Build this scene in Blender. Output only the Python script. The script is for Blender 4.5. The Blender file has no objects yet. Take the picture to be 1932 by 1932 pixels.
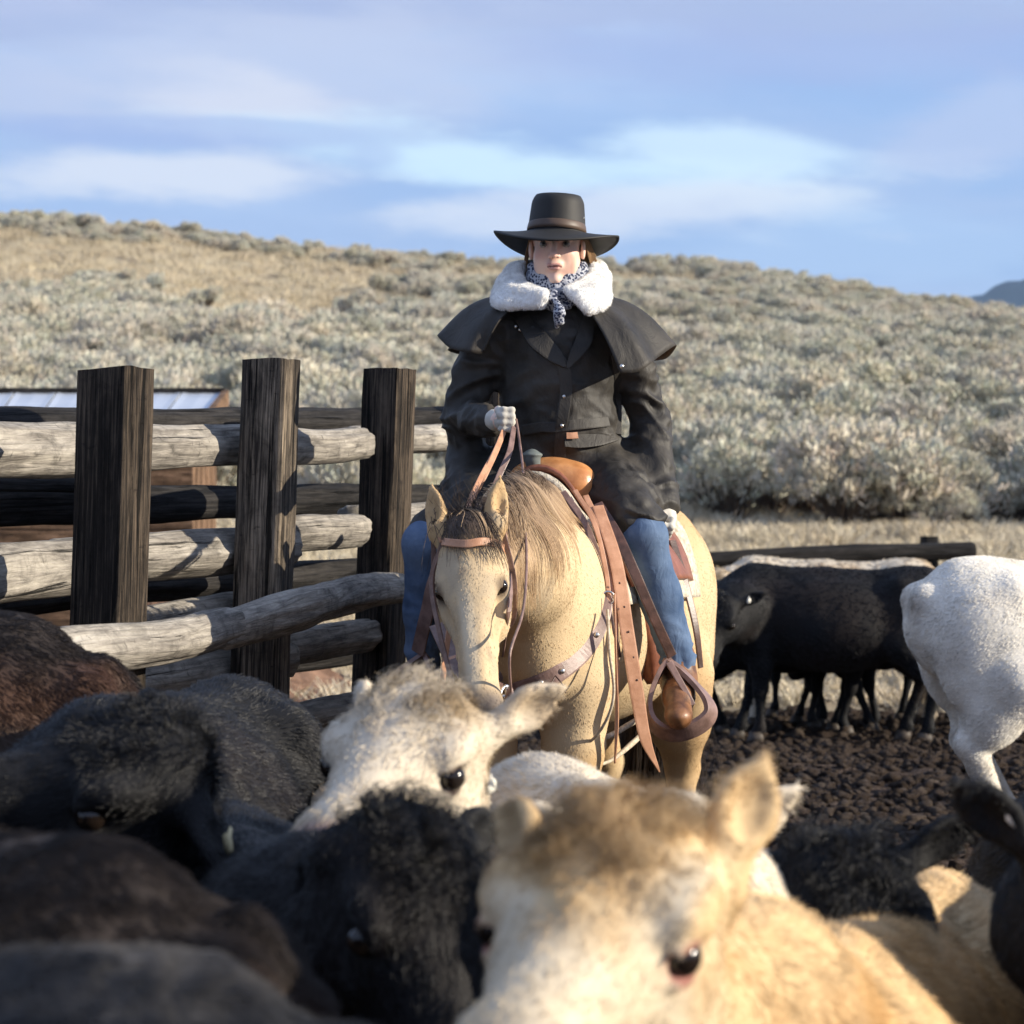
import bpy, math, random
import numpy as np
from mathutils import Vector, Matrix

random.seed(7); RNG = np.random.default_rng(7)
scene = bpy.context.scene
COL = scene.collection

# ---------------------------------------------------------------- camera
CAMZ = 1.45; F = 4800.0; YH = 1015.0; CX = 966.0; IMG = 1932.0
def P(px, py, d):
    """the place seen at (px,py) of the 1932 px wide photo, d metres away along the ground"""
    return np.array([(px-CX)/F*d, d, CAMZ-(py-YH)/F*d])
cd = bpy.data.cameras.new('camera'); cam = bpy.data.objects.new('camera', cd); COL.objects.link(cam)
cd.sensor_width = 36.0; cd.lens = 36.0*F/IMG; cd.shift_y = (YH-966.0)/IMG
cam.location = (0, 0, CAMZ); cam.rotation_euler = (math.pi/2, 0, 0)
cd.clip_start = 0.1; cd.clip_end = 20000
cd.dof.use_dof = True; cd.dof.focus_distance = 7.75; cd.dof.aperture_fstop = 5.9
scene.camera = cam
# ---------------------------------------------------------------- light
SUN_AZ = math.radians(79)      # measured from "towards the camera" round to the right
SUN_EL = math.radians(20)
sund = np.array([math.sin(SUN_AZ)*math.cos(SUN_EL), -math.cos(SUN_AZ)*math.cos(SUN_EL), math.sin(SUN_EL)])
sl = bpy.data.lights.new('sun', 'SUN'); sun = bpy.data.objects.new('sun', sl); COL.objects.link(sun)
sl.energy = 5.0; sl.angle = math.radians(0.5); sl.color = (1.0, 0.90, 0.74)
sun.rotation_euler = Vector(tuple(sund)).to_track_quat('Z', 'Y').to_euler()
sun.location = (20, -10, 30)
w = bpy.data.worlds.new('World'); scene.world = w; w.use_nodes = True
nt = w.node_tree; nt.nodes.clear()
def wn(t, **k):
    n = nt.nodes.new(t)
    for a, b in k.items(): setattr(n, a, b)
    return n
WO = wn('ShaderNodeOutputWorld'); BG = wn('ShaderNodeBackground'); BG.inputs[1].default_value = 0.10
sky = wn('ShaderNodeTexSky', sky_type='NISHITA'); sky.sun_disc = False
sky.sun_elevation = SUN_EL; sky.sun_rotation = math.atan2(sund[0], sund[1])
sky.altitude = 1500; sky.air_density = 1.3; sky.dust_density = 0.3; sky.ozone_density = 2.5
tc = wn('ShaderNodeTexCoord'); sep = wn('ShaderNodeSeparateXYZ')
nt.links.new(tc.outputs['Generated'], sep.inputs[0])
def wmath(op, a, b=None, c=None):
    n = wn('ShaderNodeMath', operation=op)
    for i, v in enumerate((a, b, c)):
        if v is None: continue
        if isinstance(v, (int, float)): n.inputs[i].default_value = v
        else: nt.links.new(v, n.inputs[i])
    return n.outputs[0]
zc = wmath('MAXIMUM', sep.outputs[2], 0.0)
az = wmath('ARCTAN2', sep.outputs[0], sep.outputs[1])
comb = wn('ShaderNodeCombineXYZ')
# clouds lie in flat streets: wide in azimuth, thin in height, drawn out and slightly tilted
tilt = wmath('MULTIPLY_ADD', az, 0.06, zc)
nt.links.new(wmath('MULTIPLY', az, 3.2), comb.inputs[0]); nt.links.new(wmath('MULTIPLY', tilt, 13.0), comb.inputs[1])
comb.inputs[2].default_value = 3.7
def wnoise(vec, sc, det, rough, off):
    m = wn('ShaderNodeMapping'); m.inputs['Location'].default_value = off
    nt.links.new(vec, m.inputs['Vector'])
    n = wn('ShaderNodeTexNoise'); n.inputs['Scale'].default_value = sc; n.inputs['Detail'].default_value = det
    n.inputs['Roughness'].default_value = rough; nt.links.new(m.outputs[0], n.inputs['Vector']); return n.outputs['Fac']
def wramp(fac, *stops):
    r = wn('ShaderNodeValToRGB'); e = r.color_ramp.elements
    while len(e) < len(stops): e.new(0.5)
    for i, (p, c) in enumerate(stops):
        e[i].position = p; e[i].color = (c[0], c[1], c[2], 1)
    r.color_ramp.interpolation = 'EASE'
    nt.links.new(fac, r.inputs[0]); return r.outputs[0]
def wmix(f, a, b):
    m = wn('ShaderNodeMix', data_type='RGBA')
    for s, v in ((0, f), (6, a), (7, b)):
        if isinstance(v, float): m.inputs[s].default_value = v
        elif isinstance(v, tuple): m.inputs[s].default_value = (*v, 1)
        else: nt.links.new(v, m.inputs[s])
    return m.outputs[2]
n1 = wnoise(comb.outputs[0], 1.0, 6, 0.52, (0.6, 2.1, 0))
n2 = wnoise(comb.outputs[0], 0.55, 4, 0.5, (7.3, 1.0, 2))
n3 = wnoise(comb.outputs[0], 1.7, 6, 0.55, (3.3, 5.0, 4))
SKYB = wn('ShaderNodeVectorMath', operation='SCALE'); SKYB.inputs['Scale'].default_value = 1.0
nt.links.new(sky.outputs[0], SKYB.inputs[0])
# thin grey-violet veil, then creamy lit cloud on top
veil = wramp(n2, (0.36, (0, 0, 0)), (0.62, (1, 1, 1)))
c0 = wmix(0.75, SKYB.outputs[0], (2.1, 3.25, 6.0))
c1 = wmix(wmath('MULTIPLY', veil, 0.75), c0, (3.3, 3.8, 5.4))
lit = wramp(n1, (0.47, (0, 0, 0)), (0.66, (1, 1, 1)))
c2 = wmix(wmath('MULTIPLY', lit, 0.45), c1, (5.0, 5.2, 6.2))
lit2 = wramp(n3, (0.50, (0, 0, 0)), (0.70, (1, 1, 1)))
c3 = wmix(wmath('MULTIPLY', lit2, 0.35), c2, (3.8, 4.8, 6.6))
# single cloud banks that stand over the hill, each a soft ragged patch of sky: (px, py, half width, half height, colour, strength, slope)
rag = wnoise(comb.outputs[0], 2.2, 7, 0.6, (1.3, 4.0, 6)); rag2 = wnoise(comb.outputs[0], 1.1, 5, 0.55, (9.3, 2.0, 1)); rag3 = wnoise(comb.outputs[0], 3.2, 9, 0.62, (2.3, 7.0, 3))
for (bx_, by_, bw, bh, bc_, bs_, sl_) in (
    (966, 40, 1500, 75, (2.8, 3.2, 4.9), 0.8, 0.0), (480, 205, 190, 62, (7.6, 7.2, 6.8), 1.0, -0.08), (560, 175, 420, 120, (4.2, 4.5, 5.7), 0.7, 0.0),
    (40, 190, 160, 60, (4.0, 4.3, 5.6), 0.6, 0.0), (950, 310, 480, 62, (5.2, 6.8, 7.6), 0.9, -0.10), (240, 350, 420, 48, (5.8, 6.0, 6.5), 0.85, 0.0), (1100, 400, 420, 50, (5.7, 6.0, 6.6), 0.8, 0.05), (1350, 285, 260, 40, (5.4, 6.8, 7.6), 0.8, -0.05),
    (1480, 130, 620, 55, (2.5, 3.0, 5.2), 0.6, 0.0), (1850, 255, 170, 60, (3.7, 4.2, 5.8), 0.7, 0.1), (1700, 470, 420, 60, (3.2, 4.4, 6.3), 0.6, 0.0), (60, 40, 260, 30, (3.4, 3.7, 5.3), 0.6, 0.0), (330, 265, 500, 28, (2.3, 3.0, 5.4), 0.6, 0.0), (700, 300, 60, 30, (2.6, 3.3, 5.6), 0.5, 0.0)):
    dx_ = wmath('MULTIPLY', wmath('SUBTRACT', az, (bx_-CX)/F), F/bw)
    dy_ = wmath('MULTIPLY', wmath('SUBTRACT', wmath('SUBTRACT', zc, (YH-by_)/F), wmath('MULTIPLY', wmath('SUBTRACT', az, (bx_-CX)/F), sl_)), F/bh)
    dx_ = wmath('ADD', dx_, wmath('MULTIPLY', wmath('SUBTRACT', rag2, 0.5), 1.8)); dy_ = wmath('ADD', dy_, wmath('MULTIPLY', wmath('SUBTRACT', rag, 0.5), 2.2))
    e_ = wmath('EXPONENT', wmath('MULTIPLY', wmath('ADD', wmath('MULTIPLY', dx_, dx_), wmath('MULTIPLY', dy_, dy_)), -0.75))
    e_ = wramp(wmath('ADD', wmath('MULTIPLY', e_, 0.95), wmath('MULTIPLY', wmath('SUBTRACT', rag3, 0.5), 1.5)), (0.22, (0, 0, 0)), (0.80, (1, 1, 1)))
    c3 = wmix(wmath('MULTIPLY', e_, bs_), c3, bc_)
nt.links.new(c3, BG.inputs[0]); nt.links.new(BG.outputs[0], WO.inputs[0])
vs = scene.view_settings; vs.view_transform = 'Standard'; vs.look = 'None'; vs.exposure = 0.66; vs.gamma = 1.0; vs.use_curve_mapping = False
scene.cycles.max_bounces = 8; scene.cycles.diffuse_bounces = 3; scene.cycles.transparent_max_bounces = 8
scene.cycles.use_denoising = True

# ---------------------------------------------------------------- small maths
def nz(v):
    v = np.asarray(v, float); return v/(np.linalg.norm(v, axis=-1, keepdims=True)+1e-12)
def _h(ix, iy, iz, s):
    h = (ix*374761393 + iy*668265263 + iz*2147483647 + s*974711) & 0xffffffff
    h = ((h ^ (h >> 13))*1274126177) & 0xffffffff
    h = ((h ^ (h >> 16))*2246822519) & 0xffffffff
    return ((h ^ (h >> 15)) & 0xffffff).astype(np.float64)/0xffffff*2-1
def vn(p, s=0):
    """value noise in -1..1"""
    p = np.asarray(p, float); i = np.floor(p).astype(np.int64); f = p-i; u = f*f*(3-2*f)
    r = 0
    for dx in (0, 1):
        for dy in (0, 1):
            for dz in (0, 1):
                w_ = (u[:, 0] if dx else 1-u[:, 0])*(u[:, 1] if dy else 1-u[:, 1])*(u[:, 2] if dz else 1-u[:, 2])
                r = r + w_*_h(i[:, 0]+dx, i[:, 1]+dy, i[:, 2]+dz, s)
    return r
def fbm(p, o=4, s=0, g=0.5):
    r = 0; a = 1; t = 0
    for k in range(o):
        r = r+a*vn(p*2.03**k+k*11.3, s+k*7); t += a; a *= g
    return r/t*1.4
def vn3(p, s=0):
    return np.stack([vn(p, s), vn(p+31.7, s+5), vn(p+77.1, s+9)], 1)
def sstep(x, a, b):
    t = np.clip((x-a)/(b-a), 0, 1); return t*t*(3-2*t)
def catmull(pts, n):
    """n points along a Catmull-Rom curve through pts (k,m)"""
    pts = np.asarray(pts, float); k = len(pts)
    ex = np.vstack([2*pts[0]-pts[1], pts, 2*pts[-1]-pts[-2]])
    t = np.linspace(0, k-1, n); i = np.minimum(t.astype(int), k-2); f = (t-i)[:, None]
    a, b, c, d = ex[i], ex[i+1], ex[i+2], ex[i+3]
    return 0.5*((2*b)+(-a+c)*f+(2*a-5*b+4*c-d)*f**2+(-a+3*b-3*c+d)*f**3)

# ---------------------------------------------------------------- objects
def tag(o, label=None, cat=None, group=None, kind=None):
    if label: o['label'] = label
    if cat: o['category'] = cat
    if group: o['group'] = group
    if kind: o['kind'] = kind
    return o
def thing(name, label, cat, loc=(0, 0, 0), group=None):
    o = bpy.data.objects.new(name, None); COL.objects.link(o); o.location = tuple(loc)
    o.empty_display_size = 0.1
    return tag(o, label, cat, group)
def mesh_data(name, V, Fc, mat, smooth=True, col=None, tcv=None):
    me = bpy.data.meshes.new(name)
    V = np.asarray(V, np.float32); 
    if isinstance(Fc, np.ndarray):
        nf, k = Fc.shape
        me.vertices.add(len(V)); me.vertices.foreach_set('co', V.ravel())
        me.loops.add(nf*k); me.loops.foreach_set('vertex_index', Fc.astype(np.int32).ravel())
        me.polygons.add(nf); me.polygons.foreach_set('loop_start', np.arange(0, nf*k, k, dtype=np.int32))
        me.update(calc_edges=True); me.validate()
    else:
        me.from_pydata([tuple(map(float, v)) for v in V], [], [tuple(map(int, f)) for f in Fc]); me.update()
    if smooth: me.polygons.foreach_set('use_smooth', np.ones(len(me.polygons), bool))
    if col is not None:
        a = me.attributes.new('col', 'FLOAT_COLOR', 'POINT')
        a.data.foreach_set('color', np.hstack([col, np.ones((len(col), 1))]).astype(np.float32).ravel())
    if tcv is not None:
        a = me.attributes.new('tcv', 'FLOAT_VECTOR', 'POINT'); a.data.foreach_set('vector', np.asarray(tcv, np.float32).ravel())
    if mat: me.materials.append(mat)
    return me
def link(name, me, parent=None):
    o = bpy.data.objects.new(name, me); COL.objects.link(o)
    if parent is not None:
        o.parent = parent
    return o
def obj(name, V, Fc, mat, parent=None, smooth=True, col=None, tcv=None):
    """a mesh whose vertices are given in world space, stored relative to its top-level thing"""
    V = np.asarray(V, float)
    if parent is not None:
        r = np.zeros(3); q = parent
        while q is not None: r = r+np.array(q.location); q = q.parent
        V = V-r
        return link(name, mesh_data(name, V, Fc, mat, smooth, col, tcv), parent)
    c = np.array([(V[:, 0].min()+V[:, 0].max())/2, (V[:, 1].min()+V[:, 1].max())/2, V[:, 2].min()])
    o = link(name, mesh_data(name, V-c, Fc, mat, smooth, col, tcv)); o.location = tuple(c); return o
def merge(parts):
    Vs = []; Fs = []; Ts = []; n = 0
    for p in parts:
        Vs.append(np.asarray(p[0], float)); Fs += [tuple(int(i)+n for i in f) for f in p[1]]
        Ts.append(p[2] if len(p) > 2 and p[2] is not None else np.zeros((len(p[0]), 3))); n += len(p[0])
    return np.vstack(Vs), Fs, np.vstack(Ts)

# ---------------------------------------------------------------- materials
class Mat:
    def __init__(s, name, rough=0.7, spec=0.3, **k):
        s.m = bpy.data.materials.new(name); s.m.use_nodes = True; s.t = s.m.node_tree
        s.b = s.t.nodes['Principled BSDF']; s.b.inputs['Roughness'].default_value = rough
        s.b.inputs['Specular IOR Level'].default_value = spec
        for a, v in k.items(): s.b.inputs[a].default_value = v
        s.tc = s.t.nodes.new('ShaderNodeTexCoord')
    def n(s, t, **k):
        n = s.t.nodes.new(t)
        for a, b in k.items(): setattr(n, a, b)
        return n
    def l(s, a, b): s.t.links.new(a, b)
    def attr(s, name, out='Color'):
        n = s.n('ShaderNodeAttribute'); n.attribute_name = name; return n.outputs[out]
    def vec(s, src='Object', scale=(1, 1, 1)):
        m = s.n('ShaderNodeMapping'); m.inputs['Scale'].default_value = scale
        s.l(s.tc.outputs[src] if src in ('Object', 'Generated') else (s.n('ShaderNodeNewGeometry').outputs['Position'] if src == 'Pos' else s.attr(src, 'Vector')), m.inputs['Vector'])
        return m.outputs[0]
    def noise(s, v, sc, det=4, rough=0.55, dist=0.0):
        n = s.n('ShaderNodeTexNoise'); n.inputs['Scale'].default_value = sc; n.inputs['Detail'].default_value = det
        n.inputs['Roughness'].default_value = rough; n.inputs['Distortion'].default_value = dist
        if v is not None: s.l(v, n.inputs['Vector'])
        return n.outputs['Fac']
    def ramp(s, f, *st):
        r = s.n('ShaderNodeValToRGB'); e = r.color_ramp.elements
        while len(e) < len(st): e.new(0.5)
        for i, (p, c) in enumerate(st):
            if isinstance(c, (int, float)): c = (c, c, c)
            e[i].position = p; e[i].color = (*c, 1)
        s.l(f, r.inputs[0]); return r.outputs[0]
    def math(s, op, a, b):
        n = s.n('ShaderNodeMath', operation=op)
        for i, v in enumerate((a, b)):
            if isinstance(v, (int, float)): n.inputs[i].default_value = v
            else: s.l(v, n.inputs[i])
        return n.outputs[0]
    def mix(s, f, a, b, bt='MIX'):
        m = s.n('ShaderNodeMix', data_type='RGBA', blend_type=bt)
        for q, v in ((0, f), (6, a), (7, b)):
            if isinstance(v, (int, float)): m.inputs[q].default_value = v
            elif isinstance(v, tuple): m.inputs[q].default_value = (*v, 1)
            else: s.l(v, m.inputs[q])
        return m.outputs[2]
    def base(s, c):
        if isinstance(c, tuple): s.b.inputs['Base Color'].default_value = (*c, 1)
        else: s.l(c, s.b.inputs['Base Color'])
        return s
    def bump(s, h, strength=0.5, dist=0.01):
        n = s.n('ShaderNodeBump'); n.inputs['Strength'].default_value = strength; n.inputs['Distance'].default_value = dist
        s.l(h, n.inputs['Height'])
        if s.b.inputs['Normal'].links: s.l(s.b.inputs['Normal'].links[0].from_socket, n.inputs['Normal'])
        s.l(n.outputs[0], s.b.inputs['Normal']); return s
def wood(name, lo, hi, grain=(2.2, 26, 26), bump=0.8, crack=0.4):
    """grain runs along tcv.x (metres)"""
    M = Mat(name, 0.85, 0.2)
    v = M.vec('tcv', grain); g = M.noise(v, 1.6, 8, 0.68, 0.5)
    big = M.noise(M.vec('tcv', (1.2, 5, 5)), 1.5, 4)
    g2 = M.math('ADD', M.math('MULTIPLY', g, 0.65), M.math('MULTIPLY', big, 0.35))
    c = M.ramp(g2, (0.33, tuple(x*0.35 for x in lo)), (0.46, lo), (0.62, hi), (0.8, tuple(min(1, x*1.15) for x in hi)))
    cr = M.ramp(M.noise(M.vec('tcv', (1.0, 30, 30)), 1.3, 5, 0.6, 0.2), (crack-0.05, 0.12), (crack, 1.0))
    blot = M.ramp(M.noise(M.vec('tcv', (5, 9, 9)), 2.0, 7, 0.7, 0.8), (0.30, 0.45), (0.50, 1.0), (0.72, 1.25))
    chk = M.ramp(M.noise(M.vec('tcv', (40, 14, 14)), 1.4, 4, 0.7), (0.30, 0.5), (0.38, 1.0))
    c = M.mix(1.0, M.mix(1.0, M.mix(1.0, c, cr, 'MULTIPLY'), blot, 'MULTIPLY'), chk, 'MULTIPLY'); M.base(c)
    M.bump(g, bump, 0.012); M.bump(cr, 0.9, 0.012)
    return M.m
def leather(name, c1, c2, rough=0.45):
    M = Mat(name, rough, 0.45)
    n = M.noise(M.vec('Object'), 22, 5, 0.6); M.base(M.ramp(n, (0.35, c1), (0.65, c2)))
    M.bump(M.noise(M.vec('Object'), 260, 3), 0.25, 0.002); M.bump(n, 0.3, 0.004); return M.m
# ================================================================ LAND
RX = np.array([-900, 0, 150, 300, 500, 700, 930, 1200, 1400, 1600, 1700, 1932, 2800])
RY = np.array([400, 430, 434, 442, 474, 494, 506, 512, 518, 552, 572, 592, 640])
DT = np.array([24, 30, 38, 48, 58, 70, 85, 105, 130, 165, 210, 250])
YT = np.array([1305, 1180, 1085, 1020, 960, 880, 790, 705, 632, 572, 520, 508])
def land(x, y):
    x = np.asarray(x, float); y = np.asarray(y, float)
    yy = np.clip(y, 24, 212)
    q = CX+F*x/np.maximum(y, 24)
    base = np.interp(yy, DT, YT)
    wgt = sstep(yy, 60, 210)
    rid = np.interp(q, RX, RY)
    base = base+(rid-520)*wgt
    z = CAMZ-(base-YH)/F*yy
    z = z*sstep(y, 23.5, 26)*1.0
    # behind the crest it falls away to a far plain
    fall = sstep(y, 212, 700)
    z = z*(1-fall)-fall*30
    return np.where(y < 23.5, 0.0, z)
def land_full(x, y):
    z = land(x, y)
    p = np.stack([x, y, np.zeros_like(x)], 1)
    a = sstep(y, 26, 60)
    z = z+a*(0.5*fbm(p/14.0, 3, 3)+0.14*fbm(p/2.5, 3, 9))*(1-sstep(y, 300, 700))
    # soft churned relief in the pen
    pen = 1-sstep(y, 22, 25)
    z = z+pen*(0.035*fbm(p/0.55, 3, 21)+0.03*np.abs(vn(p/0.16, 5)))-pen*0.02
    return z
def grid_sheet(xs, ys, zf):
    X, Y = np.meshgrid(xs, ys, indexing='ij')
    z = zf(X.ravel(), Y.ravel()); V = np.stack([X.ravel(), Y.ravel(), z], 1)
    nx, ny = len(xs), len(ys); i = np.arange(nx-1)[:, None]*ny+np.arange(ny-1)[None]
    i = i.ravel(); return V, np.stack([i, i+ny, i+ny+1, i+1], 1)
xs = np.unique(np.concatenate([np.linspace(-60, 60, 200), np.linspace(-3, 6.5, 190), -60-np.geomspace(1, 5000, 30), 60+np.geomspace(1, 5000, 30)]))
ys = np.unique(np.concatenate([np.linspace(-12, 7, 20), np.linspace(7, 26, 330), np.linspace(26, 260, 330), 260+np.geomspace(1, 9000, 50)]))
gV, gF = grid_sheet(xs, ys, land_full)
M = Mat('ground_soil', 0.95, 0.1)
pos = M.n('ShaderNodeNewGeometry').outputs['Position']
sx = M.n('ShaderNodeSeparateXYZ'); M.l(pos, sx.inputs[0])
fine = M.noise(pos, 9, 8, 0.7); clod = M.noise(pos, 28, 6, 0.7)
mud = M.ramp(clod, (0.3, (0.035, 0.024, 0.018)), (0.5, (0.085, 0.060, 0.046)), (0.72, (0.17, 0.125, 0.098)))
gr = M.ramp(M.noise(pos, 1.3, 8, 0.7), (0.3, (0.24, 0.195, 0.125)), (0.5, (0.44, 0.37, 0.245)), (0.7, (0.58, 0.51, 0.35)))
bare = M.ramp(M.noise(M.vec('Pos', (0.02, 0.06, 1)), 1.0, 5, 0.6), (0.47, 0.0), (0.60, 1.0))
gr = M.mix(M.math('MULTIPLY', bare, 0.9), gr, (0.22, 0.165, 0.115))
edge = M.math('ADD', sx.outputs[1], M.math('ADD', M.math('MULTIPLY', fine, 2.0), M.math('MULTIPLY', M.noise(pos, 0.9, 4), 3.0)))
mr = M.n('ShaderNodeMapRange'); mr.inputs['From Min'].default_value = 23.0; mr.inputs['From Max'].default_value = 24.2; M.l(edge, mr.inputs['Value'])
M.base(M.mix(mr.outputs[0], mud, gr)); M.bump(clod, 1.0, 0.05); M.bump(M.noise(pos, 90, 4), 0.6, 0.01)
gm = M.m
o = obj('ground', gV, gF, gm); tag(o, kind='structure')

# far mountain: a ridge 7 km off, only its left shoulder shows
mx = np.linspace(400, 3600, 90); my = np.linspace(6200, 8200, 30)
def mz(x, y):
    p = np.stack([x, y, 0*x], 1)
    h = 668*sstep(x, 500, 1280)+0.55*np.clip(x-1300, -200, 1500)
    prof = 1-np.abs((y-7200)/1000.0)
    return np.maximum(0, prof)*h*(1+0.16*fbm(p/260, 5, 4))+30*fbm(p/120, 4, 8)*np.maximum(0, prof)-120*(1-np.maximum(0, prof))
mV, mF = grid_sheet(mx, my, mz)
M = Mat('hazy_forest_slope', 0.95, 0.05); M.base(M.ramp(M.noise(M.vec('Pos'), 0.004, 6), (0.35, (0.030, 0.045, 0.06)), (0.7, (0.07, 0.085, 0.095))))  # blue-grey base: part of the distance haze is put into the colour
MT = M
o = obj('mountain', mV, mF, M.m); tag(o, kind='structure')

# ---------------------------------------------------------------- sagebrush
def leafmat(name, cols, rough=0.8):
    M = Mat(name, rough, 0.15)
    oi = M.n('ShaderNodeObjectInfo')
    c = M.attr('col'); n = M.noise(M.vec('Object'), 2.2, 3)
    tint = M.ramp(oi.outputs['Random'], *[(i/(len(cols)-1), k) for i, k in enumerate(cols)])
    M.base(M.mix(1.0, c, tint, 'MULTIPLY')); M.b.inputs['Subsurface Weight'].default_value = 0.0
    return M.m
SAGE = leafmat('sage_leaf', [(0.97, 0.97, 0.92), (1.05, 1.0, 0.93), (0.90, 0.90, 0.88), (1.0, 1.0, 0.96), (1.08, 1.04, 0.92)])
def bush_mesh(seed, n_tip=120, per=13, h=0.8, wd=0.62, tone=(0.37, 0.36, 0.30)):
    r = np.random.default_rng(seed)
    V = []; Fq = []; C = []
    # twisted stems
    def stem(a, b, r0):
        k = len(V); d = nz(b-a); s = nz(np.cross(d, [0.3, 0.2, 1])); t = np.cross(d, s)
        for q, rr in ((a, r0), (b, r0*0.45)):
            for j in range(3):
                an = j*2.094; V.append(q+rr*(math.cos(an)*s+math.sin(an)*t)); C.append((0.13, 0.10, 0.08))
        for j in range(3): Fq.append((k+j, k+(j+1) % 3, k+3+(j+1) % 3, k+3+j))
    lumps = [(r.normal(0, 0.42, 2)*wd, 0.45+0.5*r.random()) for _ in range(9)]
    tips = []
    for i in range(n_tip):
        lp, lh = lumps[r.integers(9)]
        rad = 0.26*wd/0.6; th = r.random()*6.283; ph = math.acos(1-1.25*r.random())
        c = np.array([lp[0], lp[1], lh*h*0.68])+rad*np.array([math.sin(ph)*math.cos(th), math.sin(ph)*math.sin(th), math.cos(ph)*1.15])*(0.75+0.35*r.random())
        c[2] = max(c[2], 0.06); tips.append(c)
        if i % 4 == 0: stem(np.array([lp[0]*0.15, lp[1]*0.15, 0]), c*0.93, 0.014)
    for c in tips:
        up = nz(np.array([c[0]*0.7, c[1]*0.7, 0.75]))
        sh = 0.85+0.3*r.random()
        col = np.array(tone)*sh*np.array([1+0.04*r.normal(), 1, 1-0.04*abs(r.normal())])
        for j in range(per):
            d = nz(up+r.normal(0, 0.42, 3)); b = c+r.normal(0, 0.035, 3); L = 0.045+0.045*r.random()
            s = nz(np.cross(d, r.normal(0, 1, 3)))*0.0095
            k = len(V); V.extend([b-s, b+s, b+d*L+s*0.9, b+d*L-s*0.9]); C.extend([tuple(col*0.9), tuple(col*0.9), tuple(col*1.1), tuple(col*1.1)])
            Fq.append((k, k+1, k+2, k+3))
    V = np.array(V); return mesh_data('sagebrush', V, np.array(Fq), SAGE, False, np.clip(np.array(C), 0, 1))
BUSH = [bush_mesh(100+i, n_tip=280+30*(i % 3), h=0.75+0.12*(i % 4), wd=0.50+0.07*(i % 3),
        tone=[(0.56, 0.535, 0.46), (0.49, 0.475, 0.41), (0.57, 0.53, 0.465), (0.52, 0.515, 0.46), (0.54, 0.505, 0.44), (0.57, 0.555, 0.49)][i]) for i in range(6)]
def tuft_mesh(seed, n=60, h=0.3, sp=0.13, tone=(0.55, 0.45, 0.24)):
    r = np.random.default_rng(seed); V = []; Fq = []; C = []
    for i in range(n):
        a = np.array([r.normal(0, sp), r.normal(0, sp), 0]); d = nz(np.array([a[0]*2+r.normal(0, .3), a[1]*2+r.normal(0, .3), 1.0]))
        L = h*(0.5+r.random()*0.7); s = nz(np.cross(d, r.normal(0, 1, 3)))*0.008; k = len(V)
        m = a+d*L*0.6; t = a+d*L+np.array([d[0], d[1], -0.2])*L*0.25
        V.extend([a-s, a+s, m+s*0.8, m-s*0.8, t+s*0.3, t-s*0.3]); c = np.array(tone)*(0.7+0.5*r.random())
        C.extend([tuple(c)]*6); Fq.extend([(k, k+1, k+2, k+3), (k+3, k+2, k+4, k+5)])
    return mesh_data('dry_grass', np.array(V), np.array(Fq), SAGE, False, np.clip(np.array(C), 0, 1))
TUFT = [tuft_mesh(200+i, 60, 0.26+0.06*i, 0.14+0.02*i, [(0.60, 0.52, 0.39), (0.50, 0.43, 0.32), (0.66, 0.59, 0.46)][i]) for i in range(3)]
def clod_mesh(seed):
    r = np.random.default_rng(seed); import bmesh
    bm = bmesh.new(); bmesh.ops.create_icosphere(bm, subdivisions=2, radius=0.5)
    V = np.array([v.co[:] for v in bm.verts]); Fq = np.array([[v.index for v in f.verts] for f in bm.faces]); bm.free()
    V = V*(1+0.5*vn(V*3.1+seed, seed)[:, None]+0.3*vn(V*6.7+seed, seed+3)[:, None])*np.array([1, 0.85, 0.62])
    return mesh_data('clod', V, Fq, MUDM, True)
M = Mat('clod_soil', 0.95, 0.12); oi = M.n('ShaderNodeObjectInfo')
M.base(M.mix(M.noise(M.vec('Object'), 3.0, 5, 0.7), M.ramp(oi.outputs['Random'], (0, (0.050, 0.036, 0.028)), (0.5, (0.110, 0.080, 0.062)), (1, (0.20, 0.155, 0.122))), (0.05, 0.036, 0.028)))
M.bump(M.noise(M.vec('Object'), 9, 4, 0.7), 0.9, 0.1); MUDM = M.m
CLOD = [clod_mesh(300+i) for i in range(5)]

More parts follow.
